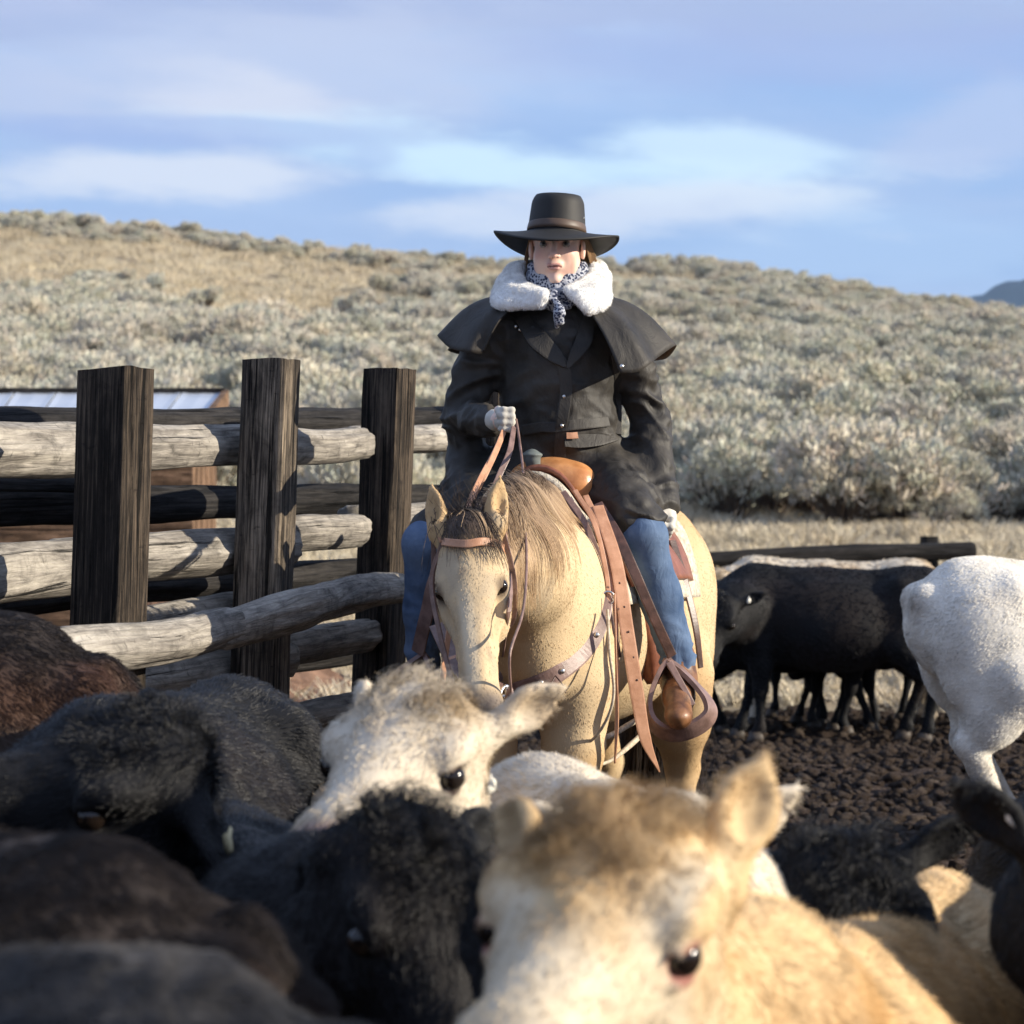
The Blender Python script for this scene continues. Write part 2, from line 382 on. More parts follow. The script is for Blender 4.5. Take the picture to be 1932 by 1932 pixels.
def scatter(name, pts, rot, scl, idx, meshes, kind='stuff'):
    """one object: points that carry real copies of the given meshes"""
    me = bpy.data.meshes.new(name); me.vertices.add(len(pts))
    c = np.array([pts[:, 0].mean(), pts[:, 1].mean(), 0.0])
    me.vertices.foreach_set('co', (pts-c).astype(np.float32).ravel())
    for nm, ty, ky, d in (('rot', 'FLOAT_VECTOR', 'vector', rot), ('scl', 'FLOAT_VECTOR', 'vector', scl), ('idx', 'INT', 'value', idx)):
        a = me.attributes.new(nm, ty, 'POINT'); a.data.foreach_set(ky, np.asarray(d).ravel())
    o = link(name, me); o.location = tuple(c); tag(o, kind=kind)
    cl = bpy.data.collections.new(name+'_kinds')
    for k, m in enumerate(meshes): cl.objects.link(bpy.data.objects.new('%s_kind_%d' % (name, k), m))
    g = bpy.data.node_groups.new(name, 'GeometryNodeTree')
    g.interface.new_socket('Geometry', in_out='INPUT', socket_type='NodeSocketGeometry')
    g.interface.new_socket('Geometry', in_out='OUTPUT', socket_type='NodeSocketGeometry')
    N = g.nodes.new; gi = N('NodeGroupInput'); go = N('NodeGroupOutput'); ip = N('GeometryNodeInstanceOnPoints'); ci = N('GeometryNodeCollectionInfo')
    ci.inputs['Collection'].default_value = cl; ci.inputs['Separate Children'].default_value = True; ci.inputs['Reset Children'].default_value = True
    ip.inputs['Pick Instance'].default_value = True
    def na(nm, t):
        a = N('GeometryNodeInputNamedAttribute'); a.data_type = t; a.inputs['Name'].default_value = nm; return a.outputs[0]
    g.links.new(gi.outputs[0], ip.inputs['Points']); g.links.new(ci.outputs[0], ip.inputs['Instance'])
    g.links.new(na('idx', 'INT'), ip.inputs['Instance Index']); 
    er = N('FunctionNodeEulerToRotation'); g.links.new(na('rot', 'FLOAT_VECTOR'), er.inputs[0]); g.links.new(er.outputs[0], ip.inputs['Rotation'])
    g.links.new(na('scl', 'FLOAT_VECTOR'), ip.inputs['Scale']); g.links.new(ip.outputs[0], go.inputs[0])
    md = o.modifiers.new('scatter', 'NODES'); md.node_group = g
    return o
# bushes over the hillside
def hill_points(n, d0, d1, margin, power, seed):
    r = np.random.default_rng(seed); d = (d0**power+(d1**power-d0**power)*r.random(n))**(1/power)
    q = (r.random(n)*2-1)*(0.2013+margin); return q*d, d, r
bx, by, r = hill_points(30000, 40, 240, 0.20, 1.9, 5)
q = CX+F*bx/by
dens = 0.56+0.85*fbm(np.stack([bx/11, by/16, 0*bx], 1), 3, 51)
yl = np.interp(by, DT, YT)
dens = dens+0.45*sstep(q, 1150, 1500)*(1-sstep(by, 120, 150))            # thick on the right
dens = dens-0.95*(1-sstep(q+160*fbm(np.stack([by/20, bx/20, 0*bx], 1), 2, 4), 550, 1050))*sstep(by, 118, 145)*(1-sstep(by, 184, 202))   # the bare tan band left
dens = dens+0.4*(1-sstep(q, 600, 900))*sstep(by, 70, 80)*(1-sstep(by, 112, 120))
dens = dens*sstep(by+5*fbm(np.stack([bx/4, by/6, 0*bx], 1), 2, 61), 49, 60)
dens = dens*np.where(by < 125, 0.46, 0.85)
keep = r.random(len(bx)) < dens
bx, by = bx[keep], by[keep]
bz = land_full(bx, by)
bs = (0.75+0.95*r.random(len(bx))**1.5)*np.interp(by, [45, 110, 150], [1.5, 1.4, 1.0])
bi = r.integers(0, 6, len(bx)); ba = r.random(len(bx))*6.283
offq = np.maximum(0, np.abs(bx/by)-0.21)*4000
order = np.argsort(by+offq); near = order[:300]; rest = order[300:]
ground_w = ['grey sagebrush', 'pale grey-green sagebrush', 'silvery sagebrush', 'grey-green bushy sagebrush', 'dusty grey sagebrush', 'light silvery sagebrush']
for k, i in enumerate(near):
    o = link('sagebrush', BUSH[bi[i]]); o.location = (bx[i], by[i], bz[i]-0.04); o.rotation_euler = (0, 0, ba[i]); o.scale = (bs[i], bs[i], bs[i]*(0.85+0.3*((i*37) % 10)/10))
    tag(o, 'rounded grey-green sagebrush on the dry slope beyond the corral', 'bush', 'sagebrush on the lower slope')
cc = np.stack([bs, bs, bs], 1)[rest]
scatter('distant_sagebrush', np.stack([bx, by, bz-0.04], 1)[rest], np.stack([0*ba, 0*ba, ba], 1)[rest], cc, bi[rest], BUSH)
gx, gy, r = hill_points(30000, 22, 215, 0.14, 1.1, 8)
kp_ = (gy < 112) | (r.random(len(gx)) < 0.45); gx = gx[kp_]; gy = gy[kp_]
gz = land_full(gx, gy); gs = 0.35+0.35*r.random(len(gx))+gy/110.0
scatter('dry_grass', np.stack([gx, gy, gz-0.01], 1), np.stack([0*gs, 0*gs, r.random(len(gx))*6.283], 1), np.stack([gs, gs, gs*0.8], 1), r.integers(0, 3, len(gx)), TUFT)
# broken clods of mud and dung in the pen
r = np.random.default_rng(12); n = 52000
cd_ = 7.5+13.6*r.random(n)**0.8+np.maximum(0, r.normal(0, 0.5, n)); cxx = -4.2+(9.0+cd_*0.08)*r.random(n)+0.0*cd_
cs = 0.014+0.075*r.random(n)**3.2
scatter('mud_clods', np.stack([cxx, cd_, land_full(cxx, cd_)+cs*0.12], 1), r.random((n, 3))*6.283*np.array([0.1, 0.1, 1]), np.stack([cs, cs, cs], 1)*1.15, r.integers(0, 5, n), CLOD)
# ================================================================ SOFT BODIES
DBG = False
def px_of(p): return (int(CX+F*p[0]/p[1]), int(YH+F*(CAMZ-p[2])/p[1]))
class Body:
    """a smooth union of tapered limbs and ellipsoids, meshed as ONE continuous surface"""
    def __init__(s): s.p = []; s.M = np.eye(3); s.o = np.zeros(3); s.sc = 1.0
    def frame(s, o=(0, 0, 0), M=None, sc=1.0): s.o = np.asarray(o, float); s.M = np.eye(3) if M is None else np.asarray(M, float); s.sc = sc; return s
    def w(s, a): return s.o+s.M@(np.asarray(a, float)*s.sc)
    def cone(s, a, b, ra, rb, k=0.03, sub=False):
        s.p.append(('c', s.w(a), s.w(b), ra*s.sc, rb*s.sc, k*s.sc, sub, None)); return s
    def chain(s, pts, k=0.03):
        for (a, ra), (b, rb) in zip(pts[:-1], pts[1:]): s.cone(a, b, ra, rb, k)
        return s
    def ell(s, c, r, k=0.03, R=None, sub=False):
        R = s.M if R is None else s.M@np.asarray(R, float)
        s.p.append(('e', s.w(c), np.asarray(r, float)*s.sc, R, None, k*s.sc, sub, None)); return s
    def ball(s, c, r, k=0.02, sub=False): return s.ell(c, (r, r, r), k, sub=sub)
    def mesh(s, vox, smooth=1, disp=None):
        lo = np.full(3, 1e9); hi = -lo; bx = []
        for q in s.p:
            if q[0] == 'c':
                a, b, ra, rb = q[1:5]; l = np.minimum(a-ra, b-rb); h = np.maximum(a+ra, b+rb)
            else:
                e = np.sqrt(((q[3]*q[2][None])**2).sum(1)); l = q[1]-e; h = q[1]+e
            bx.append((l, h))
            if not q[6]: lo = np.minimum(lo, l); hi = np.maximum(hi, h)
        lo = lo-vox*3; hi = hi+vox*3
        n = np.ceil((hi-lo)/vox).astype(int)+1
        D = np.full(tuple(n), 1.0, np.float32)
        ax = [lo[i]+vox*np.arange(n[i]) for i in range(3)]
        for q, (l, h) in zip(s.p, bx):
            k = q[5]; m = k+vox*2.5
            i0 = np.maximum(np.floor((l-m-lo)/vox).astype(int), 0); i1 = np.minimum(np.ceil((h+m-lo)/vox).astype(int)+1, n)
            if (i1 <= i0).any(): continue
            sl_ = tuple(slice(a, b) for a, b in zip(i0, i1))
            X = ax[0][sl_[0]][:, None, None].astype(np.float32); Y = ax[1][sl_[1]][None, :, None].astype(np.float32); Z = ax[2][sl_[2]][None, None, :].astype(np.float32)
            if q[0] == 'c':
                a, b, ra, rb = q[1:5]; ba = (b-a); L = max(ba@ba, 1e-12)
                dx, dy, dz = X-a[0], Y-a[1], Z-a[2]
                t = np.clip((dx*ba[0]+dy*ba[1]+dz*ba[2])/L, 0, 1)
                d = np.sqrt((dx-t*ba[0])**2+(dy-t*ba[1])**2+(dz-t*ba[2])**2)-(ra+(rb-ra)*t)
            else:
                c, r, R = q[1], q[2], q[3]; dx, dy, dz = X-c[0], Y-c[1], Z-c[2]
                u = [dx*R[0, j]+dy*R[1, j]+dz*R[2, j] for j in range(3)]
                k0 = np.sqrt(sum((u[j]/r[j])**2 for j in range(3))); k1 = np.sqrt(sum((u[j]/r[j]**2)**2 for j in range(3)))
                d = k0*(k0-1)/np.maximum(k1, 1e-6)
            C = D[sl_]
            if q[6]:
                d = -d; hh = np.clip(0.5-0.5*(C-d)/k, 0, 1); D[sl_] = C*(1-hh)+d*hh+k*hh*(1-hh)
            else:
                hh = np.clip(0.5+0.5*(C-d)/k, 0, 1); D[sl_] = C*(1-hh)+d*hh-k*hh*(1-hh)
        V, Q = surfnets(D, lo, vox)
        # keep only the biggest connected piece's junk-free surface
        for _ in range(smooth): V = relax(V, Q, 0.5)
        return V, Q
def surfnets(D, lo, vox):
    S = D < 0
    n = np.array(D.shape)
    c = np.zeros(tuple(n-1), np.int8)
    for dx in (0, 1):
        for dy in (0, 1):
            for dz in (0, 1): c += S[dx:n[0]-1+dx, dy:n[1]-1+dy, dz:n[2]-1+dz]
    act = (c > 0) & (c < 8); idx = np.argwhere(act)
    vid = np.full(act.shape, -1, np.int32); vid[act] = np.arange(len(idx))
    off = np.array([[x, y, z] for x in (0, 1) for y in (0, 1) for z in (0, 1)])
    val = np.stack([D[idx[:, 0]+o[0], idx[:, 1]+o[1], idx[:, 2]+o[2]] for o in off], 1)
    acc = np.zeros((len(idx), 3)); cnt = np.zeros(len(idx))
    for i in range(8):
        for j in range(i+1, 8):
            if np.abs(off[i]-off[j]).sum() != 1: continue
            a, b = val[:, i], val[:, j]; m = (a < 0) != (b < 0)
            t = a/np.where(m, a-b, 1); t = np.where(m, t, 0)
            acc += np.where(m[:, None], off[i]+t[:, None]*(off[j]-off[i]), 0); cnt += m
    V = lo+vox*(idx+acc/np.maximum(cnt, 1)[:, None])
    Q = []
    for a in range(3):
        b, c_ = (a+1) % 3, (a+2) % 3
        s0 = [slice(0, n[0]), slice(0, n[1]), slice(0, n[2])]; s1 = list(s0)
        s0[a] = slice(0, n[a]-1); s1[a] = slice(1, n[a])
        A = S[tuple(s0)]; B = S[tuple(s1)]; e = np.argwhere(A != B)
        e = e[(e[:, b] > 0) & (e[:, c_] > 0) & (e[:, b] < n[b]-1) & (e[:, c_] < n[c_]-1)]
        ub = np.zeros(3, int); ub[b] = 1; uc = np.zeros(3, int); uc[c_] = 1
        g = lambda q: vid[q[:, 0], q[:, 1], q[:, 2]]
        q = np.stack([g(e-ub-uc), g(e-uc), g(e), g(e-ub)], 1)
        fl = A[tuple(e.T)]; q[~fl] = q[~fl][:, ::-1]
        Q.append(q)
    Q = np.vstack(Q); Q = Q[(Q >= 0).all(1)]
    return V, Q
def relax(V, Q, f):
    s = np.zeros_like(V); c = np.zeros(len(V))
    for i in range(4):
        j = (i+1) % 4
        for k in range(3):
            s[:, k] += np.bincount(Q[:, i], V[Q[:, j], k], len(V))+np.bincount(Q[:, j], V[Q[:, i], k], len(V))
        c += np.bincount(Q[:, i], minlength=len(V))+np.bincount(Q[:, j], minlength=len(V))
    return V*(1-f)+f*s/np.maximum(c, 1)[:, None]
def vnormals(V, Q):
    a = np.cross(V[Q[:, 2]]-V[Q[:, 0]], V[Q[:, 3]]-V[Q[:, 1]]); N = np.zeros_like(V)
    for i in range(4):
        for k in range(3): N[:, k] += np.bincount(Q[:, i], a[:, k], len(V))
    return nz(N)
def inview(V, m=200):
    d = np.maximum(V[:, 1], 0.5); x = CX+F*V[:, 0]/d; y = YH+F*(CAMZ-V[:, 2])/d
    return (x > -m) & (x < IMG+m) & (y > -m) & (y < IMG+m)
FUR_N = [0]
def fur(name, parent, V, Q, colf, count, length, mat, flow=(1, 0, -0.3), lift=0.35, clump=0.35, cfreq=28.0, curl=0.0, rad=0.0006, seg=4, dens=None, seed=1, front=True, var=0.22, droop=0.25):
    """hair strands grown from the skin; every strand follows the lie of the coat"""
    r = np.random.default_rng(seed); N = vnormals(V, Q)
    C = V[Q].mean(1)
    A = np.linalg.norm(np.cross(V[Q[:, 2]]-V[Q[:, 0]], V[Q[:, 3]]-V[Q[:, 1]]), axis=1)
    W = A*inview(C)
    if front:
        fn = nz(N[Q].mean(1)); view = nz(np.array([0, 0, CAMZ])-C); W = W*((fn*view).sum(1) > -0.45)
    if dens is not None: W = W*np.clip(dens(C), 0, 1)
    if W.sum() <= 0: return None
    f = r.choice(len(Q), count, p=W/W.sum())
    u, v = r.random(count)[:, None], r.random(count)[:, None]
    q = Q[f]
    bl = lambda X: (X[q[:, 0]]*(1-u)+X[q[:, 1]]*u)*(1-v)+(X[q[:, 3]]*(1-u)+X[q[:, 2]]*u)*v
    R = bl(V); n = nz(bl(N))
    fl = flow(R) if callable(flow) else np.tile(np.asarray(flow, float), (count, 1))
    t = fl-(fl*n).sum(1, keepdims=True)*n; t = nz(t)
    L = (length(R) if callable(length) else np.full(count, length))*(0.7+0.5*r.random(count)); L = L[:, None]
    nv = vn3(R*cfreq, seed)*0.7+vn3(R*cfreq*2.7, seed+40)*0.45
    cm = clump(R)[:, None] if callable(clump) else clump
    lf = lift(R)[:, None] if callable(lift) else lift
    d = nz(n*lf+t*(1-lf)+nv*cm+r.normal(0, 0.10, (count, 3)))
    d = nz(d+n*np.maximum(0, 0.12-(d*n).sum(1, keepdims=True)))
    b = nz(np.cross(d, n+1e-3)); b2 = np.cross(d, b)
    cu = curl(R)[:, None] if callable(curl) else curl
    ph = vn(R*cfreq*0.6, seed+70)[:, None]*6+r.random((count, 1))*0.8
    pts = np.zeros((count, seg, 3))
    for i in range(seg):
        s_ = i/(seg-1); a = ph+s_*5.0
        pts[:, i] = R-n*0.0008+d*L*s_+(t*0.6+np.array([0, 0, -0.5]))*L*s_*s_*droop+(b*np.sin(a)+b2*(np.cos(a)-np.cos(ph)))*L*cu*s_
    col = colf(R, n)*(1+var*(r.random((count, 1))*2-1)+0.30*vn(R*cfreq*0.8, seed+90)[:, None])
    org = np.zeros(3); pq = parent
    while pq is not None: org = org+np.array(pq.location); pq = pq.parent
    cv = bpy.data.hair_curves.new(name); cv.add_curves([seg]*count)
    cv.attributes['position'].data.foreach_set('vector', (pts-org).astype(np.float32).ravel())
    ra = cv.attributes.get('radius') or cv.attributes.new('radius', 'FLOAT', 'POINT')
    ra.data.foreach_set('value', (np.tile(np.linspace(1, 0.25, seg), count)*rad).astype(np.float32))
    ca = cv.attributes.new('col', 'FLOAT_COLOR', 'CURVE')
    ca.data.foreach_set('color', np.hstack([np.clip(col, 0, 1), np.ones((count, 1))]).astype(np.float32).ravel())
    cv.materials.append(mat); o = bpy.data.objects.new(name, cv); COL.objects.link(o); o.parent = parent
    FUR_N[0] += count
    return o
def coat_mat(name, rough=0.75, spec=0.25, bumpf=140, sheen=0.0):
    M = Mat(name, rough, spec); M.base(M.attr('col'))
    M.bump(M.noise(M.vec('Object', (1, 1, 1)), bumpf, 4), 0.35, 0.004)
    M.b.inputs['Sheen Weight'].default_value = sheen; return M.m
SKIN = coat_mat('animal_skin')
FURM = Mat('fur_strand', 0.45, 0.30).base(Mat.attr) if False else None
_m = Mat('fur_strand', 0.55, 0.22); _m.base(_m.attr('col')); FURM = _m.m
_m = Mat('eyeball', 0.12, 0.4); _m.base((0.012, 0.008, 0.006)); EYEM = _m.m
_m.b.inputs['Coat Weight'].default_value = 0.15
_m = Mat('hoof_horn', 0.55, 0.3); _m.base(_m.ramp(_m.noise(_m.vec('Object'), 20), (0.3, (0.03, 0.025, 0.02)), (0.7, (0.09, 0.07, 0.055)))); HOOF = _m.m
_m = Mat('black_fur_strand', 0.38, 0.35); _m.base(_m.attr('col')); BFUR = _m.m
def plain(name, c, rough=0.5, spec=0.4, bump=None):
    M = Mat(name, rough, spec); n = M.noise(M.vec('Object'), 30, 4)
    M.base(M.ramp(n, (0.3, tuple(x*0.85 for x in c)), (0.7, tuple(min(1, x*1.1) for x in c))))
    if bump: M.bump(M.noise(M.vec('Object'), bump, 3), 0.3, 0.003)
    return M.m
TAGW = plain('pale_plastic', (0.72, 0.70, 0.62), 0.35); TAGY = plain('yellowish_plastic', (0.62, 0.52, 0.30), 0.4); TAGB = plain('blue_plastic', (0.05, 0.12, 0.55), 0.35)
def ortho(x, z):
    x = nz(np.array(x, float)); z = np.array(z, float); z = nz(z-x*(x@z)); return np.stack([x, np.cross(z, x), z], 1)
def rotz(a): c, s = math.cos(a), math.sin(a); return np.array([[c, -s, 0], [s, c, 0], [0, 0, 1.0]])
def ball_mesh(c, r, n=16, R=None):
    V = []; Fq = []
    for i in range(n+1):
        th = math.pi*i/n
        for j in range(n*2):
            ph = math.pi*j/n; V.append((math.sin(th)*math.cos(ph), math.sin(th)*math.sin(ph), math.cos(th)))
    for i in range(n):
        for j in range(n*2):
            a = i*2*n+j; b = i*2*n+(j+1) % (2*n); Fq.append((a, b, b+2*n, a+2*n))
    V = np.array(V)*np.asarray(r)
    if R is not None: V = V@np.asarray(R).T
    return V+c, Fq
def tag_mesh(c, u, v, wd, ht):
    """a small flapping ear tag: rounded plate with a neck"""
    n = nz(np.cross(u, v)); u, v = nz(u), nz(v); o = []
    for x, y in ((-.5, 0), (-.5, .7), (-.35, .95), (-.15, 1.1), (-.12, 1.45), (.12, 1.45), (.15, 1.1), (.35, .95), (.5, .7), (.5, 0), (.3, -.12), (-.3, -.12)):
        o.append(c+u*x*wd+v*y*ht+n*0.004*math.sin(y*3))
    k = len(o); V = np.array(o+[p+n*0.0025 for p in o]); Fq = [tuple(range(k))[::-1], tuple(range(k, 2*k))]
    for i in range(k): Fq.append((i, (i+1) % k, (i+1) % k+k, i+k))
    return V, Fq

# ================================================================ CATTLE
def cow(name, label, at_xy, yaw, S, poll, hx, hz, Sh, colf, group=None, ears=((1, 0.15), (1, 0.15)), vox=0.011, furs=(), legs=None, flank=1.0, tagc=None, eartags=(), tail=True, disp=0.004, seed=1, neck=1.0, part_hooves=True, eye_ring=None, zoff=0.0, legk=1.0, earL=0.100):
    """at_xy ground point under the middle; yaw the heading; poll = world point between the ears; hx from poll to muzzle; hz out of the forehead"""
    base = np.array([at_xy[0], at_xy[1], 0.0]); root = thing(name, label, 'calf' if S < 1.2 else 'cow', base, group)
    R = rotz(yaw); B = Body().frame(base+np.array([0, 0, zoff]), R, S)
    B.ell((0.02, 0, 0.70), (0.56, 0.245*flank, 0.27), 0.05)
    B.ell((-0.05, 0, 0.62), (0.42, 0.265*flank, 0.22), 0.06)
    B.ell((0.42, 0, 0.70), (0.26, 0.205, 0.29), 0.07)
    B.ell((-0.48, 0, 0.77), (0.27, 0.215, 0.225), 0.07)
    B.cone((-0.56, 0, 0.925), (0.0, 0, 0.905), 0.055, 0.07, 0.06); B.cone((0.0, 0, 0.905), (0.42, 0, 0.94), 0.07, 0.075, 0.06)
    B.ball((-0.40, 0.15, 0.885), 0.05, 0.07); B.ball((-0.40, -0.15, 0.885), 0.05, 0.07)
    B.ball((-0.70, 0.07, 0.86), 0.045, 0.05); B.ball((-0.70, -0.07, 0.86), 0.045, 0.05)
    B.ell((0.60, 0, 0.55), (0.13, 0.10, 0.14), 0.06)
    lg = legs or [(0, 0), (0, 0), (0, 0), (0, 0)]; hoofs = []
    for i, (sy, f) in enumerate(((1, 1), (-1, 1), (1, 0), (-1, 0))):
        sw, ln = lg[i]
        if f:
            x0 = 0.42
            B.ell((x0, sy*0.16, 0.66), (0.12, 0.075, 0.20), 0.05)
            K = (x0-0.03+sw*0.45, sy*0.13, 0.30); T = (x0-0.02+sw, sy*0.125, 0.085)
            B.chain([((x0-0.02, sy*0.15, 0.58), 0.085), ((x0-0.04+sw*0.2, sy*0.14, 0.44), 0.062), (K, 0.040)], 0.03)
            B.ball(K, 0.043*legk, 0.02); B.chain([(K, 0.032*legk), ((T[0], T[1], T[2]+0.03), 0.026*legk), (T, 0.034)], 0.02)
            hf = np.array((T[0]+0.025, T[1], 0.0))
        else:
            x0 = -0.50
            B.ell((x0+0.02, sy*0.135, 0.66), (0.19, 0.10, 0.23), 0.06)
            H = (x0-0.13+sw*0.5, sy*0.125, 0.36); T = (x0-0.11+sw, sy*0.12, 0.085)
            B.chain([((x0+0.10, sy*0.15, 0.56), 0.105*legk), ((x0-0.03+sw*.3, sy*0.135, 0.45), 0.075*legk), (H, 0.044*legk)], 0.04)
            B.ball((H[0]-0.02, H[1], H[2]+0.01), 0.040, 0.02); B.chain([(H, 0.040*legk), ((T[0], T[1], T[2]+0.03), 0.028*legk), (T, 0.036)], 0.02)
            hf = np.array((T[0]+0.02, T[1], 0.0))
        hoofs.append(B.w(hf)); B.cone(T, (hf[0], hf[1], 0.05), 0.034, 0.036, 0.02)
    if tail:
        B.chain([((-0.70, 0, 0.90), 0.035), ((-0.765, 0.0, 0.83), 0.024), ((-0.79, 0.01, 0.60), 0.017), ((-0.785, 0.015, 0.40), 0.014)], 0.02)
        B.ell((-0.785, 0.015, 0.30), (0.035, 0.035, 0.13), 0.03)
    HM = ortho(hx, hz); po = np.asarray(poll, float)
    Hd = lambda a: po+HM@(np.asarray(a, float)*Sh)
    # neck: from the shoulders up to the back of the skull
    n0 = B.w((0.44, 0, 0.76)); n1 = Hd((0.115, 0, -0.155)); nm = (n0+n1)/2+np.array([0, 0, 0.03*S])
    B.frame()
    B.cone(n0, nm, 0.20*S*neck, 0.155*(S+Sh)/2*neck, 0.07); B.cone(nm, n1, 0.155*(S+Sh)/2*neck, 0.088*Sh, 0.06)
    B.cone(B.p[0][1]*0+n0+np.array([0, 0, -0.14*S]), n1+np.array([0, 0, -0.03]), 0.12*S, 0.07*Sh, 0.07)
    B.frame(po, HM, Sh)
    B.ell((0.075, 0, -0.055), (0.078, 0.100, 0.085), 0.03)                 # crown
    B.ell((0.120, 0, -0.035), (0.100, 0.108, 0.045), 0.03)                 # broad forehead
    B.ell((0.155, 0, -0.09), (0.12, 0.092, 0.075), 0.03)
    B.cone((0.16, 0, -0.075), (0.335, 0, -0.085), 0.074, 0.058, 0.04)      # bridge
    B.ell((0.37, 0, -0.098), (0.062, 0.072, 0.058), 0.03)                  # muzzle
    B.cone((0.10, 0, -0.155), (0.34, 0, -0.135), 0.058, 0.038, 0.04)       # jaw
    hoofl = []
    for sy in (1, -1):
        B.ell((0.12, sy*0.060, -0.125), (0.095, 0.042, 0.085), 0.03)       # cheek
        B.ell((0.150, sy*0.092, -0.030), (0.045, 0.026, 0.024), 0.022)     # brow
        B.ell((0.178, sy*0.103, -0.062), (0.026, 0.020, 0.019), 0.010, sub=True)
        B.ell((0.175, sy*0.098, -0.046), (0.030, 0.013, 0.006), 0.006)     # upper lid
        B.ell((0.183, sy*0.096, -0.080), (0.026, 0.010, 0.005), 0.006)     # lower lid
        B.ell((0.408, sy*0.038, -0.078), (0.020, 0.013, 0.011), 0.008, sub=True)
    B.cone((0.36, 0.05, -0.135), (0.36, -0.05, -0.135), 0.003, 0.003, 0.004, sub=True)
    # ears: cupped leaves on a short root. each entry: (outward, up, back) direction
    earpts = []
    for sy, e in zip((1, -1), ears):
        if e is None: earpts.append(None); continue
        d, upv = (np.array((-0.25, sy*1.0, 0.05)), np.array((-0.2, 0, 1.0))) if len(e) == 2 else (np.array(e[:3]), np.array(e[3:6]))
        if len(e) > 2: d = HM.T@d; upv = HM.T@upv
        d = nz(d); ED = ortho(d, upv)          # x along ear, z = the face of the cup is +y side
        rt = np.array((0.050, sy*0.088, -0.055)); L = earL
        B.cone(rt, rt+d*0.05, 0.030, 0.022, 0.02)
        cen = rt+d*(0.045+L*0.45)
        B.ell(cen, (L*0.56, 0.018, 0.038), 0.014, R=ED)
        face = -ED[:, 1] if (HM@(-ED[:, 1]))[1] < 0 else ED[:, 1]
        B.cone(cen+d*L*0.25, cen+d*L*0.80, 0.020, 0.006, 0.02); B.ell(cen+face*0.018+d*0.012, (L*0.52, 0.017, 0.025), 0.008, R=ED, sub=True)
        earpts.append((B.w(rt+d*L*0.55), HM@d, HM@face))
    V, Q = B.mesh(vox, 1)
    N = vnormals(V, Q)
    V = V+N*(disp*fbm(V*9, 3, seed)[:, None]+disp*0.35*vn(V*45, seed+1)[:, None])
    N = vnormals(V, Q)
    colr = colf(V, N, Hd, HM, po, Sh)
    body = obj('body', V, Q, SKIN, root, True, np.clip(colr, 0, 1))
    for sy in (1, -1):
        c = Hd((0.177, sy*0.0925, -0.062)); eV, eF = ball_mesh(c, 0.0205*Sh)
        obj('eye', eV, eF, EYEM, root)
    if DBG: print('HEAD', label[:40], 'poll', px_of(po), 'eyes', px_of(Hd((0.177, 0.088, -0.062))), px_of(Hd((0.177, -0.088, -0.062))), 'muz', px_of(Hd((0.43, 0, -0.1))), 'withers', px_of(base+R@np.array([0.42, 0, 1.0])*S), 'tail', px_of(base+R@np.array([-0.68, 0, 0.95])*S))
    for h in hoofs:
        hV = []; hF = []
        for side in (-1, 1):
            k = len(hV)
            for zz, g in ((0.0, 1.0), (0.03, 0.95), (0.065, 0.72)):
                for j in range(8):
                    a = j*math.pi/4
                    hV.append(h+R@np.array([math.cos(a)*0.048*g+(0.012 if zz == 0 else 0), side*0.021+math.sin(a)*0.022*g, zz])*S)
            for l in range(2):
                for j in range(8): hF.append((k+l*8+j, k+l*8+(j+1) % 8, k+l*8+8+(j+1) % 8, k+l*8+8+j))
            hF.append(tuple(k+j for j in range(7, -1, -1))); hF.append(tuple(k+16+j for j in range(8)))
        obj('hoof', np.array(hV), hF, HOOF, root)
    for (which, mt, du, dv, sz) in eartags:
        ep = earpts[which]
        if ep is None: continue
        tV, tF = tag_mesh(ep[0]+ep[2]*0.022+ep[1]*du+np.array([0, 0, -dv]), ep[1], np.array([0, 0, 1.0]), sz, sz*1.0)
        obj('ear_tag', tV, tF, mt, root)
    cf = lambda p, n: np.clip(colf(p, n, Hd, HM, po, Sh), 0, 1)
    back = -R@np.array([1.0, 0, 0])
    hdir = HM@np.array([1.0, 0, 0])
    def headw(p): return 1-sstep(np.linalg.norm(p-Hd((0.14, 0, -0.07)), axis=1), 0.20*Sh, 0.30*Sh)
    def flow(p):
        hwt = headw(p)[:, None]; loc = (p-po)@HM/Sh
        rad_ = nz(p-Hd((0.115, 0, -0.06)))       # forehead whorl: hair runs out from the swirl
        hd = nz(0.7*hdir+0.8*rad_)
        return nz((1-hwt)*(back+np.array([0, 0, -0.45]))+hwt*hd)
    def top(p):   # crown and forehead: 1 where hair is long and curly
        loc = (p-po)@HM/Sh
        return (1-sstep(np.abs(loc[:, 1]), 0.05, 0.095))*(1-sstep(loc[:, 0], 0.13, 0.21))*sstep(loc[:, 0], -0.09, -0.03)*sstep(loc[:, 2], -0.09, -0.03)
    def earw(p):
        loc = (p-po)@HM/Sh; return sstep(np.abs(loc[:, 1]), 0.10, 0.13)*headw(p)
    for f in furs:
        f = dict(f); cnt = f.pop('count'); bl = f.pop('body', 0.022); fl_ = f.pop('face', 0.010); cl_ = f.pop('crown', 0.030); cu_ = f.pop('curl', 0.35)
        length = lambda p: bl*(1-headw(p))+headw(p)*(fl_*(1-top(p))+cl_*top(p))-earw(p)*headw(p)*(bl-0.012)*0.5
        curl = lambda p: cu_*top(p)*headw(p)+0.05
        lift = lambda p: 0.26+0.35*top(p)*headw(p)
        clump = lambda p: ck_+0.35*top(p)*headw(p)
        muz = lambda p: 1-0.96*sstep(((p-po)@HM/Sh)[:, 0], 0.375, 0.40)
        ey = lambda p: np.minimum(*[sstep(np.linalg.norm(p-Hd((0.178, s_*0.101, -0.062)), axis=1), 0.023*Sh, 0.034*Sh) for s_ in (1, -1)])
